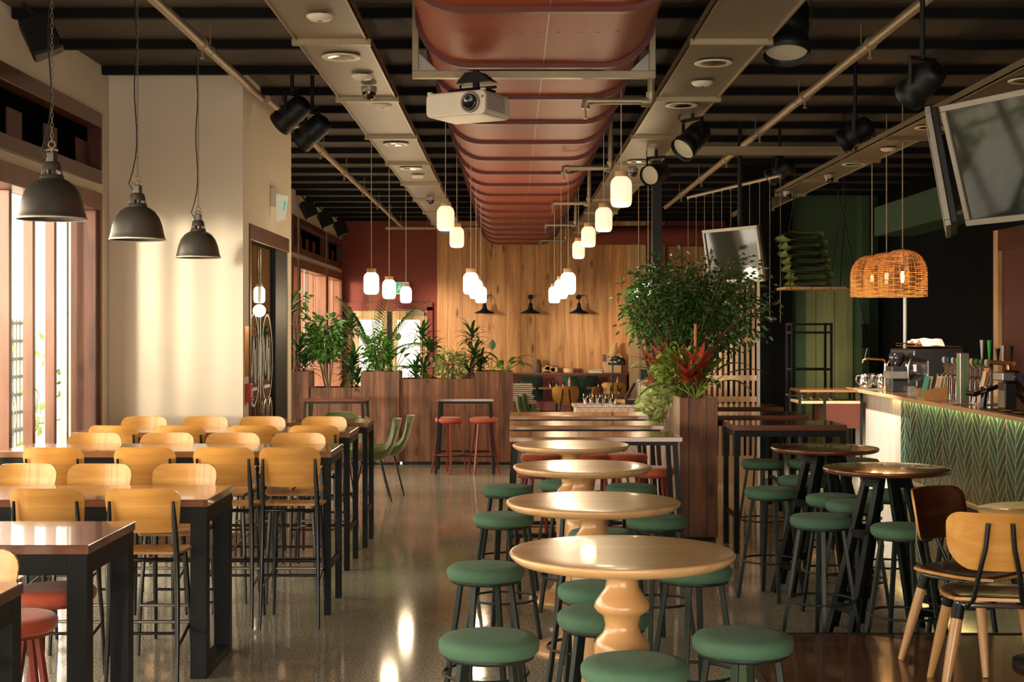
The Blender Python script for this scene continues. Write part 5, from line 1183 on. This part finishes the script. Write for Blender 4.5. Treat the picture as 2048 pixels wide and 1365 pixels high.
for y, m, h in ((.42, 'steelb', .2), (.2, 'green', .2), (-.05, 'black', .12), (-.2, 'steelb', .15), (-.42, 'black', .15)):
    MB().tube([(0, y, .42), (0, y, .42+h*.35), (0, y, .42+h)], [.010, .014, .024], 12).build('handle', MT[m], t)
# payment terminals
t = thing('card_terminal', 'black card terminal on an angled stand on the bar', 'terminal', (4.40, 13.3, bh), 0)
MB().bar((-.12, .0, .12), (.12, 0, .20), .22, .04, up=(0, 0, 1)).build('screen_body', MT['lens'], t, .01); MB().tube([(0, 0, 0), (.02, 0, .15)], .03, 10).build('stand', MT['blackg'], t)
t = thing('picture_stand', 'small framed notice leaning by the card terminal', 'frame', (4.47, 13.52, bh+.0), 0)
MB().bar((-.02, 0, .0), (.05, 0, .36), .13, .015, up=(1, 0, 0)).build('frame', MT['bamboobox'], t); MB().bar((-.032, 0, .04), (.027, 0, .33), .10, .004, up=(1, 0, 0)).build('notice', MT['paper'], t)
t = thing('till_screen', 'black point-of-sale screen on a steel stand near the right edge', 'till', (4.56, 12.95, bh), 0)
MB().box(-.10, .0, -.10, .10, 0, .24).build('stand', MT['blackg'], t, .004); MB().box(-.106, -.10, -.08, .08, .02, .17).build('receipt_printer_front', MT['silver'], t)
MB().prism([(-.05, -.18, .30), (.0, -.18, .36), (.24, -.18, .02), (.17, -.18, .02)], (0, .36, 0)).build('screen', MT['lens'], t, .01)
MB().box(-.14, .02, -.13, .13, .26, .34).build('printer_hood', MT['steelb'], t, .01)
t = thing('bar_mat', 'black rubber bar mat with yellow print on the counter', 'mat', (4.40, 12.2, bh)); MB().box(-.13, .13, -1.0, .8, 0, .006).build('mat', MT['black'], t)
mb = MB()
for k in range(5): mb.prism([(-.05, -.9+k*.33, .0065), (.05, -.9+k*.33, .0065), (.05, -.75+k*.33, .0065), (-.05, -.80+k*.33, .0065)], (0, 0, .001))
mb.build('printed_pattern', MT['yellow'], t)
t = thing('flue_pipe', 'shiny steel pole rising behind the espresso machine to the ceiling', 'pole', (5.15, 18.6, 0)); MB().tube([(0, 0, 0), (0, 0, 2.35)], .035, 14).build('tube', MT['steelb'], t)
t = thing('back_cabinet', 'tall dark red back-bar cabinet with pale wooden front edge', 'cabinet', (5.6, 13.2, 0))
MB().box(0.0, .29, -3.5, 3.2, 0, 2.9).build('body', MT['darkred'], t); MB().box(-.05, .0, 3.05, 3.2, 0, 2.96).build('edge_post', MT['paler'], t); MB().box(-.05, .0, -3.5, 3.05, 2.72, 2.96).build('top_rail', MT['frameY'], t)
# ------------------------------------------------------------------ shaded corner behind the bar
def shelf_unit():
    t = thing('shelf_frame', 'tall black open shelf frame standing before the green wall', 'shelf', (4.30, 20.6, 0))
    for x in (-.28, .28):
        for y in (-.2, .2): MB().box(x-.017, x+.017, y-.017, y+.017, 0, 1.92).build('post', MT['black'], t)
    mb = MB()
    for z in (1.9, 1.78, 1.25):
        for y in (-.2, .2): mb.box(-.26, .26, y-.012, y+.012, z-.015, z+.015)
        for x in (-.28, .28): mb.box(x-.012, x+.012, -.18, .18, z-.015, z+.015)
    mb.build('rails', MT['black'], t)
    MB().box(-.3, .3, -.22, .22, .86, .89).box(-.3, .3, -.22, .22, .35, .38).build('shelf_board', MT['midtop'], t)
shelf_unit()
t = thing('sideboard', 'low dark red sideboard with pale wooden shelf and glasses, beside the bar end', 'sideboard', (4.0, 17.6, 0))
MB().box(-.5, .26, -.3, .3, .92, .95).build('upper_shelf', MT['lightwood'], t); MB().box(-.5, .26, -.32, .32, 1.06, 1.09).build('top_board', MT['midtop'], t)
MB().box(-.2, .24, -.3, .3, .62, .92).build('drawer', MT['darkred'], t)
for x in (-.5, -.2, .25):
    for y in (-.3, .3): MB().box(x-.015, x+.015, y-.015, y+.015, 0, 1.06).build('post', MT['black'], t)
def tumbler(x, y, z, label, group, s=1):
    t = thing('tumbler', label, 'glass', (x, y, z), 0, group, (s, s, s))
    MB().lathe([(.028, 0), (.034, .11), (.031, .11), (.026, .01), (.001, .008)], seg=14, cap=False).build('bowl', MT['tumbler'], t); return t
for k in range(4): tumbler(3.56+k*.11, 17.36, .951, 'drinking glass on the pale sideboard shelf, %s from the left' % ('first', 'second', 'third', 'fourth')[k], 'glasses on the sideboard')
t = thing('wicker_chair', 'low orange wicker seat edge in the shade behind the dark tables', 'chair', (3.0, 16.6, 0))
A = [[(.27*cos(a*pi/6)*r, .27*sin(a*pi/6)*r, .78+(.02 if r > .9 else 0)) for a in range(13)] for r in (.05, .5, 1)]
MB().grid(A).tube([(.27*cos(2*pi*k/24), .27*sin(2*pi*k/24), .80) for k in range(25)], .018, 8, cap=False).build('seat', MT['wicker'], t)
for sx in (-1, 1):
    for sy in (-1, 1): MB().tube([(sx*.17, sy*.17, .78), (sx*.22, sy*.22, 0)], .012, 8).build('leg', MT['black'], t)
# folded canvas stacks hanging on a board
def sackpile(label, x, y, n, w):
    t = thing('hanging_shelf', label, 'shelf', (x, y, 0))
    z0 = 2.36
    MB().box(-.32, .45, -.35, .35, z0-.03, z0).build('board', MT['paler'], t)
    mb = MB()
    for sx in (-.25, .38):
        for s in (-1, 1): mb.tube([(sx, s*.3, z0), (sx+.12, s*.08, z0+1.15), (sx+.12, 0, CZ)], .006, 5)
    mb.build('hanging_ropes', MT['cable'], t)
    return t
sackpile('hanging board shelf carrying folded green canvas, near the dark column', 3.75, 18.2, 6, .5)
for k in range(7):
    z = 2.362+k*.098
    pts = []
    A = []
    for i in range(9):
        u = i/8*2-1; row = []
        for j in range(13):
            v = j/12*2*pi; rx = .26*(1-.06*cos(3*v)); sg = lambda q, e: (abs(q)**e)*(1 if q > 0 else -1); row.append((.05+rx*sg(cos(v), .45), u*.32, .048+.05*sg(sin(v), .7)*(1-.1*abs(u))+.012*sin(4*u+k)+.012*sin(7*v+k)))
        A.append(row)
    o = tag(MB().grid(A).build('folded_canvas', MT['sack']), 'folded green canvas bundle on the hanging shelf, %s from the bottom' % ('first', 'second', 'third', 'fourth', 'fifth', 'sixth', 'seventh')[k], 'canvas bundle', 'folded canvas bundles'); o.location = (3.75+.02*(k % 2)-.02*k, 18.2, z)
t = thing('rope_pulley', 'dark rope with block hanging against the green wall', 'pulley', (5.33, 21.5, 0))
MB().tube([(-.42, 0, CZ), (0, 0, 1.9)], .012, 6).build('rope', MT['cable'], t); MB().box(-.06, .06, -.04, .04, 1.55, 1.9).build('block', MT['black'], t, .02)
# fretwork screen, hanging cords
t = thing('fretwork_screen', 'tall pale pierced wooden screen behind the planter tree', 'screen', (2.55, 16.8, 0))
mb = MB()
for k in range(10): mb.box(-.30+k*.065, -.27+k*.065, -.012, .012, .3, 2.5)
for z in (.3, 1.0, 1.25, 1.7, 2.1, 2.5): mb.box(-.3, .34, -.014, .014, z-.03, z+.03)
mb.build('lattice', MT['screenwood'], t); MB().box(-.3, .34, -.015, .015, .0, .3).build('lower_panel', MT['screenwood'], t)
MB().box(.345, .375, -.03, .03, 0, 2.6).build('edge_post', MT['steelb'], t)
t = thing('cord_rack', 'ceiling rack of thin hanging cords behind the small television', 'rack', (2.6, 16.0, 0))
MB().tube([(-.42, 1.6, 3.46), (.25, -.9, 3.46)], .02, 8).build('rail', MT['galv'], t)
for k in range(11):
    f = k/10; x = -.42+.67*f; y = 1.6-2.5*f
    MB().tube([(x, y, 3.45), (x, y, 1.9)], .0035, 5).lathe([(.014, 3.43), (.014, 3.47)], (x, y, 0), 8).build('cord', MT['silver'], t)
# ------------------------------------------------------------------ dining area at the back
t = thing('banquette', 'long oxblood banquette along the wood wall with a ledge on top', 'bench', (.9, 27.7, 0))
MB().box(-2.3, 1.35, .2, .58, 0, .94).build('back', MT['banq'], t, .01); MB().box(-2.3, 1.35, -.35, .2, 0, .45).build('seat', MT['banq'], t, .03); MB().box(-2.32, 1.37, .15, .60, .94, .975).build('ledge', MT['darktop'], t)
LZ = .975; G = 'objects on the banquette ledge'
def onledge(px): return (px-1024)/2844*28.05
t = thing('clay_vase', 'brown clay vase on the banquette ledge', 'vase', (onledge(1074), 28.05, LZ)); MB().lathe([(.07, 0), (.10, .06), (.09, .16), (.06, .24), (.055, .26)], seg=24).build('vase', MT['clay'], t)
for k, (px, a, l) in enumerate(((1092, .5, .16), (1100, -.6, .2), (1108, .2, .14))):
    o = tag(MB().bar((-l/2, 0, 0), (l/2, 0, l*sin(a)*.6), .09, .09).build('wood_offcut', MT['cap'], None, .008), ('wooden offcut beside the clay vase, nearest to it', 'leaning wooden offcut, middle of three by the vase', 'small wooden offcut, right of three by the vase')[k], 'wood block', 'wooden offcuts on the ledge'); o.location = (onledge(px), 28.03, LZ+.05+.06*(k == 1))
o = tag(MB().lathe([(.10, 0), (.115, .02), (.115, .075), (.10, .09)], seg=24).build('round_basket', MT['cap']), 'pale round lidded box on the middle of the ledge', 'box'); o.location = (onledge(1138), 28.05, LZ)
t = thing('magazine_pile', 'small fanned pile of papers on the ledge', 'papers', (onledge(1191), 28.05, LZ)); MB().box(-.13, .13, -.1, .1, 0, .03).bar((-.14, 0, .04), (.13, 0, .055), .18, .012).build('sheets', MT['paper'], t)
t = thing('wooden_crate', 'wooden crate on the ledge at the right end', 'crate', (onledge(1224), 28.05, LZ)); MB().box(-.17, .17, -.13, .13, 0, .30).build('boards', MT['cap'], t, .004); MB().box(-.19, -.12, -.14, -.10, .22, .36).build('corner_post', MT['clay'], t)
t = thing('driftwood', 'pale twisted driftwood piece standing on the crate', 'driftwood', (onledge(1232), 28.05, LZ+.30)); MB().tube([(-.1, 0, 0), (-.04, 0, .12), (-.02, 0, .24), (0, 0, .30)], [.09, .08, .05, .02], 9).tube([(.0, 0, .02), (.07, 0, .05), (.10, 0, -.0)], [.05, .04, .03], 8).build('wood', MT['cap'], t)
dx = 0
GT = 'small dining tables by the banquette'
for k, (px, y, lb) in enumerate(((1036, 26.6, 'square dining table with glasses at the left of the banquette'), (1112, 26.6, 'square dining table behind the plywood chair'), (1208, 26.6, 'square dining table at the right of the banquette'), (1220, 23.6, 'dining table in front of the right banquette table'))):
    x = (px-1024)/2844*y
    t = thing('dining_table', lb, 'table', (x, y, 0), 0, GT)
    MB().box(-.33, .33, -.33, .33, .72, .75).build('tabletop', MT['midtop'], t, .004); MB().tube([(0, 0, .72), (0, 0, .02)], .03, 10).build('column', MT['black'], t); MB().box(-.25, .25, -.25, .25, 0, .02).build('foot', MT['black'], t)
    w = ('left table by the banquette', 'table behind the plywood chair', 'right table by the banquette', 'table in front of the right banquette table')[k]
    for q, (a, b) in enumerate(((-.1, -.2), (.02, -.18), (.14, -.2))): tumbler(x+a, y+b, .75, 'upturned glass on the %s, %s' % (w, ('left', 'middle', 'right')[q]), 'glasses on the dining tables', 1.05)
    if k in (1, 2):
        o = tag(MB().lathe([(.03, 0), (.03, .12), (.012, .15), (.012, .19)], seg=12).build('sauce_bottle', MT['cap']), 'tan bottle on the %s' % w, 'bottle'); o.location = (x+.25, y-.1, .75)
for k, (px, y, z, rz, lb) in enumerate(((1062, 27.4, .46, .3, 'black cushion standing at the left banquette end'), (1150, 27.5, .47, -.2, 'dark green cushion on the banquette, left of centre'), (1172, 27.5, .47, .25, 'dark green cushion on the banquette, right of centre'), (1160, 27.5, .46, .6, 'black cushion on a chair beside the plywood chair'))):
    A = [[((u/6-1)*.24, .07*(1-abs(u/6-1)**3)*(1-abs(v/6-1)**3)*s, (v/6)*.23) for v in range(13)] for u in range(13) for s in (1,)]
    B = [[(p[0], -p[1], p[2]) for p in r] for r in A]
    o = tag(MB().grid(A).grid([r[::-1] for r in B]).build('cushion', MT['cushion']), lb, 'cushion', 'dark scatter cushions'); o.location = ((px-1024)/2844*y, y, z); o.rotation_euler = (0, 0, rz)
CafeChair(((1129-1024)/2844*22.6, 22.6, 0), .05, 'plywood cafe chair in the dining area, back to the camera', 'cafe chairs in the dining area', (1, 1, 1.12))
CafeChair(((1172-1024)/2844*23.4, 23.4, 0), 1.2, 'plywood cafe chair turned sideways beside the white dresser', 'cafe chairs in the dining area', (1, 1, 1.08))
CafeChair(((1226-1024)/2844*24.6, 24.6, 0), 0, 'plywood cafe chair behind the desk lamp', 'cafe chairs in the dining area', (1, 1, 1.1))
for k, (px, y, lb) in enumerate(((1070, 20.2, 'olive shell chair at the dining area edge, nearest of the sunlit row'), (1078, 20.9, 'olive shell chair in the sunlit row, second'), (1084, 21.6, 'olive shell chair in the sunlit row, third'), (1089, 22.3, 'olive shell chair in the sunlit row, fourth'))):
    ShellChair(((px-1024)/2844*y+.05, y, 0), -PI/2-.1, lb, 'olive shell chairs in the dining area')
for k, (px, y, lb) in enumerate(((1050, 18.4+1.6, 'cream-lit shell chair beside the planter end, nearer'), (1046, 20.8, 'cream-lit shell chair beside the planter end, farther'))):
    ShellChair(((px-1024)/2844*y-.1, y, 0), PI/2, lb, 'shell chairs beside the planter end', (.9, .9, .82))
t = thing('menu_stack', 'stack of papers and boards on a shelf beyond the planter end', 'papers', (.12, 21.6, 0)); MB().box(-.25, .25, -.2, .2, .70, .74).box(-.2, -.17, -.15, .15, 0, .7).box(.17, .2, -.15, .15, 0, .7).build('stand', MT['midtop'], t)
mb = MB()
for k in range(9): mb.box(-.2+RN.uniform(-.02, .02), .2+RN.uniform(-.02, .02), -.15, .15, .742+k*.03, .762+k*.03)
mb.build('sheets', MT['paper'], t)
# dresser with desk lamp, tablet, glasses
dr = thing('dresser', 'pale dresser with chevron doors behind the rectangular tables', 'dresser', (1.28, 17.0, 0))
MB().box(-.53, .75, -.22, .25, .0, .90).build('body', MT['whitewash'], dr); MB().box(-.56, .78, -.25, .28, .905, .93).build('top', MT['chev'], dr, .003)
for x0 in (-.52, .12): MB().box(x0, x0+.62, -.235, -.22, .08, .89).build('door', MT['chev'], dr, .002)
t = thing('desk_lamp', 'black desk lamp with dome shade on the chevron dresser', 'lamp', (1.20, 16.95, .93))
MB().lathe([(.10, 0), (.10, .015), (.02, .03)], seg=24).build('base', MT['steelb'], t); MB().tube([(0, 0, .02), (0, 0, .48)], .009, 8).tube([(-.01, 0, .3), (-.01, 0, .34)], .016, 8).build('stem', MT['black'], t)
MB().lathe([(.105, 0), (.10, .05), (.07, .09), (.02, .105)], (.05, 0, .47), 24, cap=False).build('shade', MT['blackg'], t, solid=.003); 
for k in range(5): tumbler(.88+.075*k-.0*(k % 2), 16.86+.08*(k % 2), .931, 'clear glass in the cluster on the chevron dresser, %s from the left' % ('first', 'second', 'third', 'fourth', 'fifth')[k], 'glasses on the chevron dresser', 1.15)
t = thing('tablet_stand', 'black tablet tilted on a stand on the dresser', 'tablet', (1.40, 16.95, .93)); MB().bar((-.05, 0, .05), (.06, 0, .26), .16, .03, up=(1, 0, 0)).build('tablet', MT['lens'], t, .008); MB().box(-.05, .08, -.05, .05, 0, .05).build('foot', MT['black'], t)
t = thing('coffee_till', 'grey box-shaped machine on the dresser, half hidden by leaves', 'machine', (1.62, 17.0, .93)); MB().box(-.12, .14, -.12, .12, .02, .30).build('case', MT['silver'], t, .01); MB().box(-.10, .12, -.10, .10, .30, .42).build('lid', MT['black'], t, .01)
t = tag(MB().box(-.12, .12, -.09, .09, 0, .05).build('card_box', MT['cap']), 'small wooden card box on the dresser behind the desk lamp', 'box'); t.location = (1.36, 17.1, .93)
# vines outside the big left window
t = plant('climbing_vine', 'green vine climbing outside the big left window', (-4.3, 11.2, 0)); fo = MB(); st = MB()
for k in range(26):
    x = RN.uniform(-.6, .35); y = RN.uniform(-2.2, 1.8); h = RN.uniform(.4, 2.0); st.tube([(x, y, 0), (x+RN.uniform(-.1, .1), y, h*.5), (x+RN.uniform(-.1, .1), y+.1, h)], .004, 5)
    for i in range(24): leaflet(fo, (x+RN.uniform(-.14, .14), y+RN.uniform(-.14, .14), h*RN.random()), rdir(), .10, .08)
st.build('vines', MT['leafy'], t); fo.build('foliage', MT['leafy'], t)
shrub('dense hedge foliage beyond the fence outside the left window', (-7.4, 24, 0), (0, 4, .9), (.7, 5, .8), 1500, .16, 'leaf', 'garden_hedge', nb=20)
